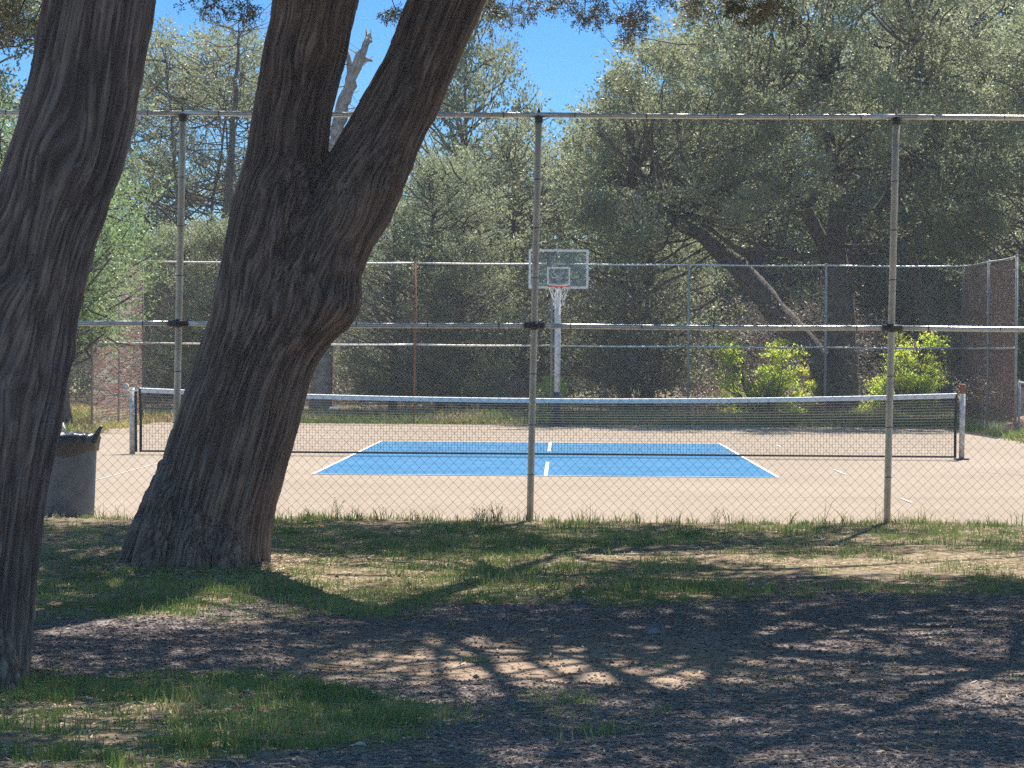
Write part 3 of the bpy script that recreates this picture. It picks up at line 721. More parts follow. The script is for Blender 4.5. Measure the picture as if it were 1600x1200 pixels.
# ------------------------------------------------------------------ big near trunks
def trunk_tube(m_, rows, Y, depth=lambda z: .9 + 0 * z, n=56, dy=lambda z: 0.0):
    """rows: (py, px_left, px_right) traced at depth Y -> rings of true width"""
    C = []
    for py, xl, xr in rows:
        a, c = at(xl, py, Y), at(xr, py, Y); C.append(((a.z + c.z) / 2, (a.x + c.x) / 2, (c.x - a.x) / 2))
    C = np.array(sorted(C)); zz = np.arange(C[0, 0], C[-1, 0], .05)
    # smooth interpolation
    cx = np.interp(zz, C[:, 0], C[:, 1]); rr = np.interp(zz, C[:, 0], C[:, 2])
    k = np.ones(3) / 3
    def sm(a): return np.convolve(np.pad(a, 1, mode='edge'), k, 'valid')
    cx, rr = sm(cx), sm(rr)
    m = len(zz); th = np.arange(n) * 2 * math.pi / n
    lob = 1 + .05 * np.sin(th * 3 + 1)[None] * sstep(1.2, 0, zz)[:, None] + .03 * np.sin(th * 5 + zz[:, None] * .8)
    x = cx[:, None] + rr[:, None] * np.cos(th) ; y = Y + dy(zz)[:, None] * np.ones(n) + (rr * depth(zz))[:, None] * np.sin(th) * lob
    v = np.stack([x, y, np.repeat(zz[:, None], n, 1)], -1).reshape(-1, 3)
    i = np.arange(m - 1)[:, None] * n; j = np.arange(n)[None]
    q = np.stack([i + j, i + (j + 1) % n, i + n + (j + 1) % n, i + n + j], -1).reshape(-1, 4)
    c0, c1 = m * n, m * n + 1
    v = np.vstack([v, (cx[0], Y + float(dy(zz[:1])[0]), zz[0]), (cx[-1], Y + float(dy(zz[-1:])[0]), zz[-1])])
    t = [(c0, (k_ + 1) % n, k_) for k_ in range(n)] + [(c1, (m - 1) * n + k_, (m - 1) * n + (k_ + 1) % n) for k_ in range(n)]
    m_.add(v, q, t); return zz, cx, rr
def fused(m_, name, voxel, iters=6):
    o = m_.build(name, None); md = o.modifiers.new('r', 'REMESH'); md.mode = 'VOXEL'; md.voxel_size = voxel
    s = o.modifiers.new('s', 'SMOOTH'); s.iterations = iters; s.factor = .5
    dg = bpy.context.evaluated_depsgraph_get(); me = bpy.data.meshes.new_from_object(o.evaluated_get(dg))
    old = o.data; o.modifiers.clear(); o.data = me; bpy.data.meshes.remove(old); me.name = name
    return o
def bark_finish(o, gx, knots, Y0, amp=.016, seed=1):
    me = o.data; n = len(me.vertices); co = np.empty(n * 3); me.vertices.foreach_get('co', co); co = co.reshape(-1, 3)
    me.update(); nm = np.empty(n * 3); me.vertex_normals.foreach_get('vector', nm); nm = nm.reshape(-1, 3)
    u = gx(co[:, 0], co[:, 2]); z = co[:, 2].copy(); bulge = np.zeros(n)
    yb = co[:, 1] - Y0
    for (kx, kz, r0, bl) in knots:
        dx, dz = co[:, 0] - kx, z - kz; r2 = dx * dx + (dz * .8) ** 2; front = (yb < 0)
        u = u + front * (-dx * r0 * r0 / (r2 + 1.15 * r0 * r0)) * np.exp(-r2 / (3.5 * r0) ** 2)
        bulge += front * bl * np.exp(-r2 / (r0 * 1.1) ** 2) + front * bl * .3 * np.exp(-r2 / (r0 * 1.1) ** 2) * (fbm(co[:, 0] * 12, yb * 12, z * 12, seed + 20) - .5)
    u = u + .022 * (fbm(co[:, 0] * 1.6, yb * 1.6, z * .7, seed + 7) - .5) * 2 + .006 * (vnoise(co[:, 0] * 14, yb * 14, z * 6, seed + 9) - .5)
    def strip_(f, fz, sd, k): a = vnoise(u * f, yb * f, z * fz, sd); return np.clip(np.abs(2 * a - 1) * k, 0, 1)
    s1 = strip_(17, .7, seed, 3.0); s2 = strip_(37, 1.5, seed + 1, 2.0); s3 = strip_(64, 3.2, seed + 2, 1.5); fl_ = (vnoise(u * 40, yb * 40, z * 9, seed + 30) > .72) * 1.0; big = fbm(u * 2.2, yb * 2.2, z * .5, seed + 3, 3)
    lift = vnoise(u * 26, yb * 26, z * 2.0, seed + 4)
    h = .17 * s1 + .32 * s2 + .28 * s3 + .17 * lift + .16 * fl_
    co2 = co + nm * ((h - .6) * amp * 2.6 + (big - .5) * .05 + bulge)[:, None]
    me.vertices.foreach_set('co', co2.ravel())
    a = me.attributes.new('bark', 'FLOAT_VECTOR', 'POINT'); a.data.foreach_set('vector', np.stack([u, yb, z], -1).astype(np.float32).ravel())
    a = me.attributes.new('ridge', 'FLOAT', 'POINT'); a.data.foreach_set('value', np.clip(h * 1.3 - .1, 0, 1).astype(np.float32))
    me.polygons.foreach_set('use_smooth', np.ones(len(me.polygons), bool))
    me.materials.clear(); me.materials.append(M_bark); me.update()

# leaf-spray cloud --------------------------------------------------------
def sprays(m_, rg, C, Rp, tw=34, lv=13, ll=.07, lw=.026, flat=.62, up=.35, tint=(.5, .2), hang=0.0, tl=(.5, .95)):
    """C (n,3) pad centres, Rp (n,) pad radii: twigs radiate from each pad, leaves sit along each twig"""
    n = len(C); tot = n * tw
    d = rg.normal(0, 1, (tot, 3)); d /= np.linalg.norm(d, axis=1, keepdims=True); d[:, 2] = d[:, 2] * flat + up * .4 - hang
    cI = np.repeat(np.arange(n), tw); R = Rp[cI]
    start = C[cI] + d * (R * rg.uniform(.1, .6, tot))[:, None]
    tv = d + rg.normal(0, .35, (tot, 3)); tv[:, 2] += up - hang; tv /= np.linalg.norm(tv, axis=1, keepdims=True)
    TL = R * rg.uniform(tl[0], tl[1], tot)
    tot2 = tot * lv; tI = np.repeat(np.arange(tot), lv); f = rg.rand(tot2) ** .75
    p = start[tI] + tv[tI] * (TL[tI] * f)[:, None] + rg.normal(0, .25, (tot2, 3)) * (ll * 1.2)
    ld = tv[tI] * .8 + rg.normal(0, .62, (tot2, 3)); ld /= np.linalg.norm(ld, axis=1, keepdims=True)
    sd_ = np.cross(ld, rg.normal(0, 1, (tot2, 3))); sd_ /= np.linalg.norm(sd_, axis=1, keepdims=True) + 1e-6
    L1 = (ll * rg.uniform(.6, 1.3, tot2))[:, None]; W1 = (lw * rg.uniform(.6, 1.3, tot2))[:, None]
    P = np.stack([p, p + ld * L1 * .45 + sd_ * W1 * .5, p + ld * L1, p + ld * L1 * .5 - sd_ * W1 * .5], 1)
    padt = rg.normal(tint[0], tint[1], n); tt = np.clip(padt[cI][tI] + rg.normal(0, .12, tot2) + .15 * f, 0, 1)
    m_.add(P, (np.arange(tot2) * 4)[:, None] + np.arange(4), tint=np.repeat(tt, 4))
def curve(a, b, rg, sag=.12, n=6, amp=.08):
    a, b = np.asarray(a, float), np.asarray(b, float); L_ = np.linalg.norm(b - a); t = np.linspace(0, 1, n)[:, None]
    off = rg.normal(0, amp, 3) * L_; off[2] -= sag * L_
    return a + (b - a) * t + off * (4 * t * (1 - t)) + rg.normal(0, .015, (n, 3)) * L_ * (t > 0) * (t < 1)

# main forked trunk
Y1 = 20.0
lowrows = [(960, 168, 430), (910, 182, 424), (885, 200, 420), (850, 212, 421), (820, 225, 424), (790, 233, 430), (750, 245, 442), (700, 258, 455), (675, 266, 464), (620, 285, 475), (585, 300, 487), (562, 306, 498), (540, 312, 514), (520, 320, 529), (508, 325, 538), (500, 328, 543), (487, 331, 550), (470, 334, 556),
           (440, 339, 561), (412, 346, 567), (380, 352, 582), (350, 357, 604), (320, 361, 618), (296, 369, 628)]
stemL = [(480, 345, 480), (400, 350, 490), (330, 362, 500), (300, 369, 505), (265, 380, 511), (240, 386, 513), (200, 392, 517), (175, 396, 520), (145, 401, 530), (90, 408, 545), (30, 424, 556), (0, 427, 562), (-60, 436, 580), (-150, 440, 590), (-330, 450, 600), (-520, 470, 590)]
stemR = [(470, 410, 545), (420, 425, 568), (380, 445, 584), (350, 450, 604), (320, 470, 618), (290, 488, 632), (265, 500, 643), (240, 515, 650), (215, 530, 660), (180, 549, 680), (150, 565, 692), (90, 598, 716), (40, 616, 740), (0, 632, 757), (-60, 660, 785), (-150, 705, 820), (-330, 800, 890), (-520, 900, 970)]
m_ = MB()
dyf = lambda z: np.zeros_like(z)
zL, cL, rL = trunk_tube(m_, lowrows, Y1, lambda z: .9 - .6 * sstep(1.9, 3.0, z), dy=dyf)
zA, cA, rA = trunk_tube(m_, stemL, Y1, lambda z: 1.0 + .30 * sstep(3.2, 2.0, z), dy=lambda z: -.04 * np.clip(z - 3, 0, 9))
zB, cB, rB = trunk_tube(m_, stemR, Y1, lambda z: .98 + .2 * sstep(3.2, 2.0, z), dy=lambda z: .05 * np.clip(z - 3, 0, 9))
# root flares
for (a, l, r) in ((3.5, .18, .14), (4.1, .2, .18), (4.8, .16, .16), (5.3, .2, .17), (5.8, .1, .12), (2.4, .3, .2), (1.2, .3, .2)):
    bx, by = cL[0] + .02, Y1
    m_.tube([(bx + math.cos(a) * .15, by + math.sin(a) * .15, .75), (bx + math.cos(a) * .36, by + math.sin(a) * .34, .28), (bx + math.cos(a) * (.40 + l * .5), by + math.sin(a) * (.38 + l * .5), .05), (bx + math.cos(a) * (.45 + l), by + math.sin(a) * (.4 + l), -.12)], [r * .9, r, r * .75, r * .4], 12)
ZC = at(515, 240, Y1).z; fr = .44
def gx_main(x, z):
    Lx = np.interp(z, zL, cL - rL); Rx = np.interp(z, zL, cL + rL)
    s = (x - Lx) / (Rx - Lx)
    al = np.interp(z, zA, cA - rA); ar = np.interp(z, zA, cA + rA); bl = np.interp(z, zB, cB - rB); br = np.interp(z, zB, cB + rB)
    sa = fr * (x - al) / (ar - al); sb = fr + (1 - fr) * (x - bl) / (br - bl); su = np.where(x < (ar + bl) / 2, sa, sb)
    w_ = sstep(ZC - .35, ZC, z); return (s * (1 - w_) + su * w_) * 1.05
main = empty('juniper_tree', (float(cL[0]), Y1, .07), 'large forked shaggy-barked juniper trunk in the left middle on the grass bank', 'tree', 'shade trees before the court')
o = fused(m_, 'trunk', .0085, 22); bark_finish(o, gx_main, [(at(532, 474, Y1).x, at(532, 474, Y1).z, .14, .07), (at(400, 408, Y1).x, at(400, 408, Y1).z, .09, .0), (at(500, 85, Y1).x, at(455, 85, Y1).z, .06, .02)], Y1, .0125, 3)
o.parent = main; o.matrix_parent_inverse = Matrix.Translation(-main.location)

# left trunk
Y2 = 13.2
rows = [(1190, -215, 62), (1130, -200, 50), (1085, -185, 45), (1000, -165, 50), (920, -150, 56), (850, -142, 65), (780, -135, 74), (700, -125, 88), (650, -118, 97), (600, -110, 106), (560, -106, 118), (480, -85, 130), (430, -62, 141), (400, -50, 148), (350, -32, 164), (330, -18, 172),
        (280, 1, 190), (250, 10, 197), (200, 28, 210), (150, 40, 220), (100, 50, 229), (60, 58, 234), (30, 64, 240), (0, 70, 244), (-60, 82, 256), (-200, 105, 270), (-500, 120, 290), (-800, 100, 270)]
m_ = MB(); z2, c2, r2 = trunk_tube(m_, rows, Y2, lambda z: .92 + 0 * z, dy=dyf)
for (a, l, r) in ((5.6, .12, .12), (4.9, .15, .14), (4.1, .2, .16), (3.3, .25, .15), (1.5, .2, .15)):
    bx, by = c2[0], Y2
    m_.tube([(bx + math.cos(a) * .15, by + math.sin(a) * .15, .6), (bx + math.cos(a) * .27, by + math.sin(a) * .27, .22), (bx + math.cos(a) * (.32 + l), by + math.sin(a) * (.32 + l), -.1)], [r * .8, r, r * .5], 12)
lt = empty('juniper_tree', (float(c2[2]), Y2, 0), 'leaning shaggy-barked juniper trunk cut off by the left edge, knotted burl on its front', 'tree', 'shade trees before the court')
o = fused(m_, 'trunk', .0072, 14)
bark_finish(o, lambda x, z: x - np.interp(z, z2, c2), [(at(112, 240, Y2).x, at(112, 240, Y2).z, .13, .035), (at(10, 430, Y2).x, at(10, 430, Y2).z, .12, .03), (at(52, 600, Y2).x, at(52, 600, Y2).z, .07, .01)], Y2, .0130, 13)
o.parent = lt; o.matrix_parent_inverse = Matrix.Translation(-lt.location)

# overhead canopy of the near trees --------------------------------------
rg = np.random.RandomState(11)
def frame_top(y): return CAM_Z + .1285 * y + .15
# places where the ground lies in sun: the canopy is open along the sun's path to them
GAPS = [(.25, 14.1, .75, .35), (1.5, 15.4, .7, .15), (-2.0, 16.4, .6, .1), (3.2, 20.0, 1.3, .7), (1.1, 21.0, .8, .4), (-.6, 19.2, .5, .3), (2.4, 12.9, .5, .1), (4.6, 22.8, 1.5, .8), (-3.4, 22.3, .5, .3), (2.9, 14.4, .6, .1)]
def canopy(root, cx, cy, rx, ry, z0, z1, npad, stems, hangs, seed, name='crown', edge=0):
    g_ = np.random.RandomState(seed); C = []
    while len(C) < npad:
        a = g_.rand() * 6.283; r = math.sqrt(g_.rand()); x = cx + rx * r * math.cos(a); y = cy + ry * r * math.sin(a)
        zt = z1 - (z1 - z0) * .55 * r * r; z = z0 + (zt - z0) * g_.rand()
        if z < frame_top(y) + .75 and abs(x) < y * .22 + .8: continue
        gx_, gy_ = x - .214 * z, y - .587 * z
        if gy_ > 23.3 or any(((gx_ - a_) / (b_ + .42)) ** 2 + ((gy_ - c_) / (d_ + .42)) ** 2 < 1 for a_, c_, b_, d_ in GAPS): continue
        if vnoise(x * .55, y * .55, z * .7, seed + 5) < .40: continue
        C.append((x, y, z))
    for _ in range(edge):
        z = g_.uniform(5.9, 10.5); y = 23.2 + .587 * z - g_.uniform(0, 2.2); x = g_.uniform(-6, 3.2) + .2 * z
        if z > frame_top(y) + .75: C.append((x, y, z))
    C = np.array(C); Rp = g_.uniform(.45, .9, len(C)); lm = MB()
    m_ = MB(); sprays(m_, g_, C, Rp, 26, 11, .10, .045, tint=(.45, .15))
    for (st, rad) in stems:      # st: list of trunk top points to hang limbs on
        lm.tube(st, rad, 9)
    S = np.vstack([np.array(st)[1:] for st, _ in stems])
    for c in C[::2]:
        k = np.argmin(np.linalg.norm((S - c) * [1, 1, 1.6], axis=1) + g_.rand(len(S)) * 1.5); cv = curve(S[k], c, g_, -.05)
        lm.tube(cv, np.linspace(.06, .014, len(cv)), 5)
    if hangs:
        HC = []; 
        for (px_, py_, Yh, r_, k_) in hangs:
            for _ in range(max(3, int(k_ * .6))):
                p = at(px_ + g_.normal(0, r_ * .8), py_ + g_.normal(0, r_ * .32), Yh + g_.normal(0, .5)); HC.append((p.x, p.y, p.z))
        HC = np.array(HC); sprays(m_, g_, HC, g_.uniform(.07, .16, len(HC)), 16, 16, .026, .0085, flat=.9, up=-.1, tint=(.6, .3), hang=.25)
        for c in HC[::3]:
            e = np.array([c[0] + g_.normal(0, .4), c[1] + g_.normal(0, .3), frame_top(c[1]) + .5 + .8 * g_.rand()]); cv = curve(e, c, g_, .05)
            lm.tube(cv, np.linspace(.010, .003, len(cv)), 4)
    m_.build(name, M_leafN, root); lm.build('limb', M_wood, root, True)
    for ch in list(root.children)[-2:]: pass
def reparent(root):
    for ch in root.children:
        if ch.name.startswith(('crown', 'limb')): ch.matrix_parent_inverse = Matrix.Translation(-root.location)
a = np.array([cA[-1], Y1 - .04 * (zA[-1] - 3), zA[-1]]); b = np.array([cB[-1], Y1 + .05 * (zB[-1] - 3), zB[-1]])
stems = [([a - [0, 0, .2], a + [-.1, -.2, 1], a + [-.5, -.8, 2.2], a + [-1, -1.6, 3.2]], [.27, .24, .17, .08]), ([a + [0, 0, .2], a + [.6, 1.5, 1.2], a + [.4, 3.2, 2], a + [0, 5, 2.4]], [.16, .13, .10, .05]),
         ([b - [.05, 0, .2], b + [.5, .2, .8], b + [1.6, .8, 1.6], b + [3.0, 1.5, 2.4]], [.22, .19, .14, .06]), ([b, b + [.4, 1.5, .7], b + [1.0, 3.4, 1.2], b + [1.5, 5.2, 1.4]], [.15, .12, .09, .05])]
hangs = [(345, 2, 21, 22, 9), (395, 10, 21, 16, 7), (610, 12, 22, 14, 6), (770, 8, 22, 18, 8), (800, 15, 22, 26, 10), (860, 6, 22.5, 30, 12), (930, 14, 22.5, 30, 14), (985, 28, 22.5, 14, 10), (975, 48, 22.5, 8, 6), (1010, 4, 22.5, 22, 8)]
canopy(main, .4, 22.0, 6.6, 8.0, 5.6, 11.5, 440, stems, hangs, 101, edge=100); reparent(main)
t = np.array([c2[-1], Y2, z2[-1]])
stems = [([t - [0, 0, .2], t + [0, .3, 1], t + [-.3, .8, 2.4], t + [-.6, 1.2, 3.6]], [.22, .2, .15, .07]), ([t, t + [.9, -.4, .7], t + [2.0, -.6, 1.3], t + [3.4, -.4, 1.8]], [.14, .12, .09, .04]), ([t + [0, 0, .3], t + [.2, 1.4, 1], t + [.2, 3, 1.6]], [.13, .1, .05])]
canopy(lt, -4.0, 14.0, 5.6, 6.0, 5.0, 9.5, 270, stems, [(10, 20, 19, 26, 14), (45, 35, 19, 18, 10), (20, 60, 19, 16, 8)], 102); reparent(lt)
# third shade tree: its trunk is right of the picture, its foliage hangs in at the top right
rt = empty('juniper_tree', (7.6, 16.5, 0), 'shade juniper right of the view whose brown-green foliage hangs at the top right', 'tree', 'shade trees before the court')
m_ = MB(); m_.tube([(7.6, 16.5, -.1), (7.6, 16.5, .3), (7.5, 16.5, 2), (7.2, 16.6, 4.2), (7.0, 16.8, 5.6)], [.55, .42, .36, .33, .28], 16)
o = m_.build('trunk', M_wood, rt, True); o.matrix_parent_inverse = Matrix.Translation(-rt.location)
t = np.array([7.0, 16.8, 5.5]); stems = [([t, t + [-.3, .3, 1.2], t + [-.5, .5, 2.6], t + [-.6, .8, 3.8]], [.26, .2, .14, .06]), ([t, t + [-1.4, .8, .9], t + [-2.9, 1.6, 1.5], t + [-4.2, 2.6, 1.9]], [.18, .14, .1, .05]), ([t, t + [1.3, -.8, .9], t + [2.6, -1.6, 1.6]], [.16, .12, .05]), ([t, t + [-.6, -1.9, .9], t + [-1.2, -3.8, 1.4]], [.15, .11, .05])]
canopy(rt, 5.8, 17.0, 5.8, 8.2, 5.3, 10.5, 400, stems, [(1090, 2, 22, 26, 10), (1150, 10, 22, 26, 14), (1215, 8, 22, 28, 14), (1240, 26, 22, 14, 8), (1180, 24, 22, 14, 7)], 103); reparent(rt)

# ------------------------------------------------------------------ background trees
def tree_geo(seed, H, R, z0, npad, ll=.11, lw=.046, tw=26, lv=9, top=.6, pr=(.4, .8), lean=(0, 0), trunks=1, rad=.22, thin=.36, conical=0.0):
    g_ = np.random.RandomState(seed); C = []; tries = 0
    while len(C) < npad and tries < npad * 60:
        tries += 1
        f = g_.rand(); z = z0 + (H - z0) * f
        prof = (math.sin(math.pi * (.12 + .80 * f)) ** .7) * (1 - conical * f)
        a = g_.rand() * 6.283; rr = R * prof * (.72 + .5 * vnoise(math.cos(a) * 1.5 + 7, math.sin(a) * 1.5 + 7, z * .5, seed)); r = rr * g_.rand() ** .45
        x, y = r * math.cos(a) + lean[0] * f, r * math.sin(a) + lean[1] * f
        if vnoise(x * .5 + 50, y * .5 + 50, z * .6, seed + 1) < thin: continue
        C.append((x, y, z))
    C = np.array(C); wood = MB(); n_ = 9
    paths = []
    for k in range(trunks):
        a = g_.rand() * 6.283; sp = (0 if trunks == 1 else R * .35)
        t = np.linspace(0, 1, n_); wob = np.cumsum(g_.normal(0, .05, (n_, 2)), 0) * (H * .12)
        p = np.stack([wob[:, 0] + (lean[0] + sp * math.cos(a)) * t, wob[:, 1] + (lean[1] + sp * math.sin(a)) * t, -.15 + t * H * .92], -1)
        p[0, :2] = (sp * .2 * math.cos(a), sp * .2 * math.sin(a)); r_ = rad * (1 - .88 * t) * (1.0 if trunks == 1 else .75); r_[0] *= 1.35
        wood.tube(p, r_, 9); paths.append((p, r_))
    for c in C:
        p, r_ = paths[g_.randint(trunks)]; d = math.hypot(c[0] - np.interp(c[2], p[:, 2], p[:, 0]), c[1] - np.interp(c[2], p[:, 2], p[:, 1]))
        za = max(H * .12, c[2] - d * g_.uniform(.15, .7)); za = min(za, H * .85)
        s = np.array([np.interp(za, p[:, 2], p[:, 0]), np.interp(za, p[:, 2], p[:, 1]), za]); rb = np.interp(za, p[:, 2], r_)
        cv = curve(s, c, g_, .06); wood.tube(cv, np.linspace(min(.09, rb * .5), .015, len(cv)), 5)
        if g_.rand() < .5:
            e = c + g_.normal(0, .5, 3); cv = curve(cv[3], e, g_, .02, 4); wood.tube(cv, np.linspace(.025, .008, 4), 4)
    fol = MB(); sprays(fol, g_, C, g_.uniform(pr[0], pr[1], len(C)), tw, lv, ll, lw, tint=(.45, .28))
    return wood, fol
tmpl = {}
def template(key, leafmat, **kw):
    w_, f_ = tree_geo(**kw); tmpl[key] = (w_.mesh('trunk', M_wood, True), f_.mesh('crown', leafmat))
template('broad', M_leafA, seed=21, H=11.5, R=4.6, z0=2.2, npad=330, rad=.34, tw=34, lv=10, lean=(.4, 0))
template('olive', M_leafA, seed=22, H=8.0, R=2.7, z0=.8, npad=170, rad=.17)
template('grey', M_leafB, seed=23, H=8.5, R=3.0, z0=1.0, npad=190, rad=.2)
template('bright', M_leafC, seed=24, H=6.5, R=2.2, z0=1.9, npad=130, rad=.14, conical=.35, ll=.075, lw=.03, thin=.25)
template('elm', M_elm, seed=25, H=9.0, R=2.6, z0=2.4, npad=150, rad=.12, tw=22, lv=11, trunks=3, pr=(.35, .8), thin=.30, ll=.075, lw=.035)
template('dome', M_leafB, seed=26, H=5.6, R=2.0, z0=.3, npad=150, rad=.12, conical=.25, thin=.2, ll=.06, lw=.024, tw=34, pr=(.3, .55))
def place(key, name, px_, Yt, s, rz, label, group='trees beyond the far fence', sz=None):
    p = at(px_, 600, Yt); r = empty(name, (p.x, Yt, 0), label, 'tree', group); r.rotation_euler.z = rz; r.scale = (s, s, sz or s)
    part('trunk', tmpl[key][0], r); part('crown', tmpl[key][1], r); return r
TR = [
 ('grey', 'juniper_tree', 1580, 73, 1.2, 1.0, 'dark juniper close behind the brown windscreen at the right far corner'),
 ('broad', 'juniper_tree', 1600, 79, 1.25, 2.0, 'tall light-green juniper filling the top right corner'),
 ('grey', 'juniper_tree', 1180, 80, 1.25, 4.1, 'grey-green juniper behind the left limb of the big right tree'),
 ('olive', 'juniper_tree', 1010, 69, 1.05, .6, 'olive juniper just right of the basketball backboard'),
 ('grey', 'juniper_tree', 975, 74, .88, 2.6, 'juniper whose top shows just right of the middle fence post'),
 ('olive', 'juniper_tree', 800, 71, .92, 1.7, 'shadowy juniper behind the left edge of the backboard'),
 ('olive', 'juniper_tree', 728, 80, .85, 3.3, 'tall juniper with ragged top right of the forked trunk'),
 ('dome', 'pine_tree', 690, 67.5, 1.12, .2, 'rounded fresh-green young pine right of the forked trunk'),
 ('olive', 'juniper_tree', 615, 66.5, .62, 2.2, 'short yellowish juniper beside the forked trunk behind the fence'),
 ('olive', 'juniper_tree', 720, 66.2, .55, 5.2, 'low olive juniper in front of the young pine and behind the fence'),
 ('elm', 'elm_tree', 300, 74, 1.12, .4, 'thin-leaved tree with sky showing through left of the forked trunk'),
 ('elm', 'elm_tree', 235, 80, 1.12, 2.4, 'thin-leaved tree nearest the leaning left trunk'),
 ('elm', 'elm_tree', 385, 79, 1.15, 4.4, 'thin-leaved tree partly hidden by the forked trunk'),
 ('olive', 'juniper_tree', 290, 68, .58, 4.0, 'dark low juniper behind the fence under the thin-leaved trees'),
 ('grey', 'juniper_tree', 350, 67, .55, 1.4, 'dark low juniper touching the forked trunk behind the fence'),
 ('bright', 'cedar_tree', 105, 55.5, .92, 1.2, 'bright green feathery cedar beside the leaning left trunk'),
 ('bright', 'cedar_tree', 60, 52, 1.05, 3.2, 'bright green cedar seen left of the leaning trunk'),
 ('grey', 'juniper_tree', -30, 62, 1.2, 3.9, 'tall juniper at the far left edge behind the leaning trunk'),
 ('olive', 'juniper_tree', 1420, 80, 1.35, 5.5, 'tall pale juniper between the big right tree and the corner'),
 ('grey', 'juniper_tree', 1680, 66, 1.15, .9, 'juniper at the right picture edge beyond the low side fence'),
]
for key, nm, px_, Yt, s, rz, lab in TR: place(key, nm, px_, Yt, s, rz, lab, sz=1.5 if 'ragged top' in lab else None)

# the big right-hand tree: own trunk with the long leaning limb
Yb = 67.5; bt = at(1318, 600, Yb); big = empty('juniper_tree', (bt.x, Yb, 0), 'big spreading juniper with thick trunk and leaning limb behind the right of the fence', 'tree', 'trees beyond the far fence')
def bp(px_, py_, dy=0): p = at(px_, py_, Yb + dy); return np.array([p.x - bt.x, p.y - Yb, p.z])
m_ = MB()
limbs = [([bp(1322, 670), bp(1318, 600), bp(1316, 520), bp(1310, 440), bp(1303, 380), bp(1312, 320), bp(1300, 240), bp(1290, 120)], [.50, .40, .36, .34, .26, .2, .15, .07]),
         ([bp(1300, 620), bp(1262, 545), bp(1215, 490), bp(1165, 430), bp(1120, 390), bp(1060, 350), bp(990, 290)], [.36, .33, .30, .27, .2, .13, .05]),
         ([bp(1303, 420), bp(1275, 360), bp(1240, 300), bp(1225, 250), bp(1200, 150)], [.22, .17, .14, .11, .05]),
         ([bp(1320, 430, .3), bp(1345, 370, .4), bp(1375, 330, .5), bp(1420, 240, .5), bp(1460, 130, .5)], [.22, .18, .15, .10, .05]),
         ([bp(1305, 400), bp(1240, 400, -.5), bp(1150, 385, -1), bp(1060, 330, -1.5)], [.12, .1, .07, .03]),
         ([bp(1490, 660, 1), bp(1470, 570, 1), bp(1445, 500, 1), bp(1430, 430, 1), bp(1410, 330, 1)], [.22, .17, .15, .12, .06]),
         ([bp(1250, 330), bp(1310, 270), bp(1380, 200), bp(1440, 80)], [.1, .08, .06, .03])]
for P_, r_ in limbs:
    P_ = np.array(P_); tt_ = np.linspace(0, len(P_) - 1, len(P_) * 3); PP = np.stack([np.interp(tt_, np.arange(len(P_)), P_[:, k]) for k in range(3)], -1); PP[1:-1] += rg.normal(0, .03, PP[1:-1].shape)
    m_.tube(PP, np.interp(tt_, np.arange(len(r_)), r_), 12)
C = []; env = [(890, 235), (930, 170), (975, 110), (1040, 30), (1100, -30), (1300, -120), (1500, -100), (1560, 0), (1580, 200), (1560, 380), (1470, 420), (1380, 400), (1300, 330), (1180, 360), (1060, 410), (960, 420), (890, 400)]
ex = np.array([e[0] for e in env]); ey = np.array([e[1] for e in env])
def inpoly(x, y):
    c = False; j = len(env) - 1
    for i in range(len(env)):
        if (ey[i] > y) != (ey[j] > y) and x < (ex[j] - ex[i]) * (y - ey[i]) / (ey[j] - ey[i]) + ex[i]: c = not c
        j = i
    return c
while len(C) < 520:
    px_, py_ = rg.uniform(880, 1590), rg.uniform(-130, 430)
    if not inpoly(px_, py_): continue
    dyr = 4.0 * math.sqrt(max(.05, 1 - ((px_ - 1240) / 400) ** 2)); c = bp(px_, py_, 0) + [0, rg.uniform(-1, 1) * dyr - 1.6, 0]
    if 1110 < px_ < 1600 and c[1] > .587 * (c[2] - 1) - 2.2: continue
    if vnoise(c[0] * .55 + 20, c[1] * .55 + 20, c[2] * .75, 5) < .40: continue
    C.append(c)
C = np.array(C); LP = np.vstack([np.array(p)[3:] for p, _ in limbs[:-2]] + [np.array(limbs[-1][0])])
for c in C[::2]:
    k = np.argmin(np.linalg.norm(LP - c, axis=1) + rg.rand(len(LP))); cv = curve(LP[k], c, rg, .03); m_.tube(cv, np.linspace(.045, .012, len(cv)), 5)
    if rg.rand() < .35: cv = curve(cv[3], c + rg.normal(0, .8, 3), rg, 0, 5, .12); m_.tube(cv, np.linspace(.02, .006, 5), 4)
m_.build('trunk', M_wood, big, True)
f_ = MB(); sprays(f_, rg, C, rg.uniform(.3, .72, len(C)), 32, 11, .10, .040, tint=(.45, .3)); f_.build('crown', M_leafA, big)

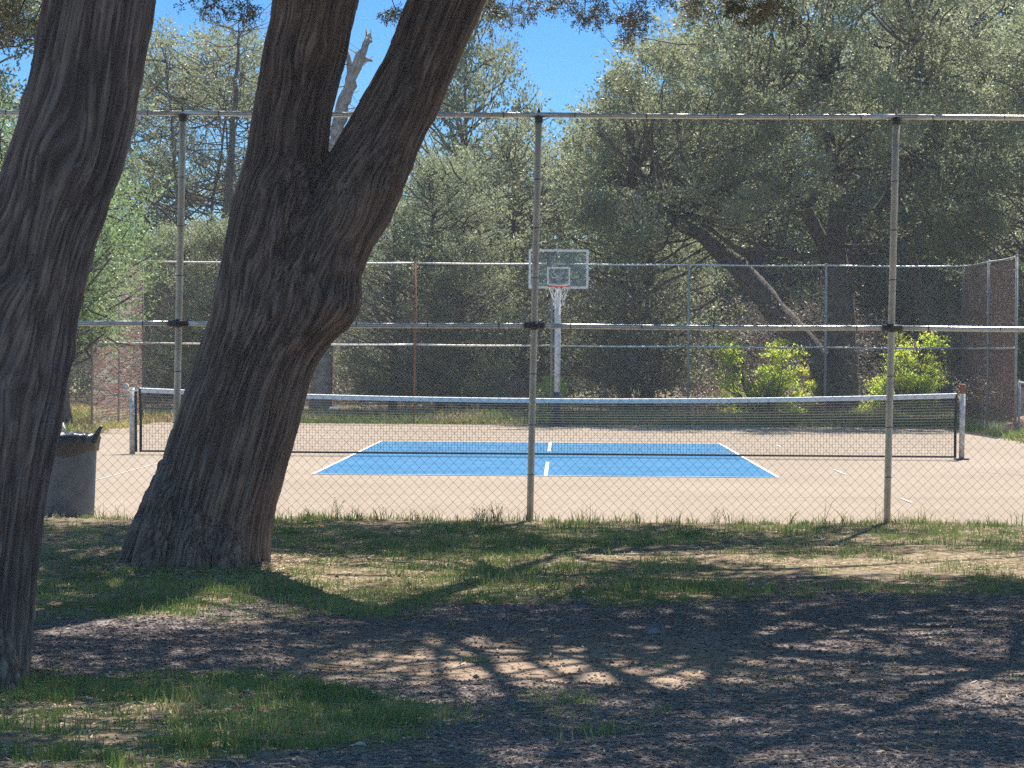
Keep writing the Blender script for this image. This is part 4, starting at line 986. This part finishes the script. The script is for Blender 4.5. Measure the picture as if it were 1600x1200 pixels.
# bare snags -------------------------------------------------------------
def snag(name, pts, rad, Yt, label, twigs, seed, mat=M_deadwood, extra=()):
    g_ = np.random.RandomState(seed); b0 = at(pts[0][0], 600, Yt); r = empty(name, (b0.x, Yt, 0), label, 'dead tree')
    P_ = [np.array(at(a, b, Yt)) - np.array([b0.x, Yt, 0]) for a, b in pts]; P_[0][2] = -.1
    tt_ = np.linspace(0, len(P_) - 1, len(P_) * 5); PA = np.array(P_); PP = np.stack([np.interp(tt_, np.arange(len(P_)), PA[:, j]) for j in range(3)], -1); PP[1:-1] += g_.normal(0, .018, PP[1:-1].shape)
    RR = np.interp(tt_, np.arange(len(rad)), rad) * g_.uniform(.85, 1.15, len(tt_))
    m_ = MB(); m_.tube(PP, RR, 10)
    for k_ in range(4 if extra else 0):   # splinters at the break
        a = g_.rand() * 6.28; b1 = PP[-1] + np.array([math.cos(a), math.sin(a), 0]) * RR[-1] * .5; m_.tube([b1 - [0, 0, .1], b1 + [.03 * g_.normal(), 0, g_.uniform(.1, .3)]], [RR[-1] * .5, .01], 5)
    for ex_ in extra:
        m_.tube([np.array(at(a, b, Yt)) - np.array([b0.x, Yt, 0]) for a, b in ex_], np.linspace(.09, .03, len(ex_)), 8)
    m_.build('trunk', mat, r, True)
    m_ = MB(); P_ = np.array(P_)
    for k in range(twigs):
        f = g_.uniform(.35, 1) * (len(P_) - 1); s = np.array([np.interp(f, np.arange(len(P_)), P_[:, j]) for j in range(3)])
        a = g_.rand() * 6.28; L_ = g_.uniform(.4, 1.3); e = s + [math.cos(a) * L_, math.sin(a) * L_ * .6, L_ * g_.uniform(-.1, .5)]
        cv = curve(s, e, g_, .05, 6, .1); m_.tube(cv, np.linspace(.018, .005, 6), 4)
        for _ in range(3):
            i_ = g_.randint(2, 5); e2 = cv[i_] + g_.normal(0, .28, 3); m_.tube(curve(cv[i_], e2, g_, .02, 4), np.linspace(.009, .004, 4), 3)
    m_.build('twigs', mat, r)['kind'] = 'stuff'
snag('dead_tree', [(350, 660), (352, 400), (358, 300), (366, 180), (372, 60), (374, 28)], [.16, .13, .11, .08, .03, .012], 72, 'tall bare dead tree with fine twigs rising into the sky left of the forked trunk', 34, 3, M_wood)
snag('dead_tree', [(500, 660), (510, 400), (520, 235), (535, 170), (552, 110), (576, 60)], [.30, .24, .19, .16, .13, .09], 66.5, 'broken bare grey trunk seen through the fork of the large trunk', 14, 4, extra=[[(548, 118), (545, 92), (541, 72)], [(560, 100), (572, 92), (582, 95)], [(530, 180), (545, 150), (556, 128)]])

# shrubs and brush behind the far fence ------------------------------------
def shrub(name, C, Rp, mat, label, cat, Yt, seed, group=None, **kw):
    g_ = np.random.RandomState(seed); C = np.array([np.array(at(a, b, Yt + g_.uniform(-.5, .5))) for a, b in C]); r = empty(name, (C[:, 0].mean(), Yt, 0), label, cat, group); C = C - np.array(r.location)
    f_ = MB(); sprays(f_, g_, C, np.asarray(Rp, float), **kw); f_.build('foliage', mat, r)
    m_ = MB()
    for c in C:
        s = np.array([g_.normal(0, .15), g_.normal(0, .1), -.05]); cv = curve(s, c, g_, -.03); m_.tube(cv, np.linspace(.02, .006, len(cv)), 4)
    m_.build('stem', M_wood, r)
g5 = np.random.RandomState(55)
def blob(x0, x1, y0, y1, n, tri=None):
    out = []
    while len(out) < n:
        x, y = g5.uniform(x0, x1), g5.uniform(y0, y1)
        if tri and not tri(x, y): continue
        out.append((x, y))
    return out
shrub('spring_shrub', blob(1130, 1292, 524, 655, 84, lambda x, y: y > 655 - 120 * math.exp(-((x - 1222) / 50) ** 2) - 112 * (1130 < x < 1160) ), g5.uniform(.14, .34, 84), M_shrub, 'sunlit yellow-green shrub left of the thick trunk behind the fence', 'shrub', 66.3, 61, 'spring green shrubs', tw=18, lv=8, ll=.062, lw=.036, tint=(.55, .3))
shrub('spring_shrub', blob(1342, 1466, 526, 655, 84, lambda x, y: y > 655 - 1.6 * (x - 1335) or x > 1400), g5.uniform(.14, .34, 84), M_shrub, 'sunlit yellow-green shrub between the thick trunk and the corner post', 'shrub', 66.6, 62, 'spring green shrubs', tw=18, lv=8, ll=.062, lw=.036, tint=(.5, .3))
shrub('spring_shrub', blob(845, 880, 600, 655, 12), np.full(12, .26), M_shrub, 'small light green shrub at the foot of the hoop pole beyond the fence', 'shrub', 65, 63, 'spring green shrubs', tw=20, lv=8, ll=.06, lw=.035, tint=(.3, .2))
# brown understory brush: one tangled mass
m_ = MB(); g6 = np.random.RandomState(66); n = 520
px_ = g6.uniform(100, 1640, n); Yr = g6.uniform(66.5, 76, n); hz = g6.rand(n) ** 1.3 * 3.0 + .1
C = np.array([[at(a, 600, b).x, b, h] for a, b, h in zip(px_, Yr, hz)])
sprays(m_, g6, C, g6.uniform(.35, .8, n), 34, 9, .10, .016, flat=.8, up=.3, tint=(.4, .25), tl=(.8, 1.5))
tag(m_.build('brushwood', M_brush), 'tangled brown brush filling the shade beneath the trees behind the far fence', 'brush', kind='stuff')
# closed woodland farther back
m_ = MB(); g7 = np.random.RandomState(77); n = 2600
px_ = g7.uniform(-500, 2100, n); Yr = g7.uniform(82, 100, n)
top = np.interp(px_, [-500, 0, 180, 300, 420, 600, 700, 800, 950, 1050, 1200, 2100], [8, 7.5, 5.5, 3.8, 4.5, 7, 7.5, 7.0, 7.5, 10.5, 13, 13]); hz = g7.rand(n) ** 1.15 * (top + g7.normal(0, .6, n)) + .2
C = np.array([[at(a, 600, b).x, b, h] for a, b, h in zip(px_, Yr, hz)])
C2 = [[at(g7.uniform(1000, 1650), 600, 84).x, g7.uniform(81, 88), g7.uniform(2.2, 8.5)] for _ in range(520)]; C = np.vstack([C, C2]); n = len(C)
sprays(m_, g7, C, g7.uniform(.7, 1.2, n), 26, 9, .15, .07, tint=(.35, .2))
tag(m_.build('woodland', M_leafB), 'dense green wood closing the view behind the trees', 'woodland', kind='stuff')
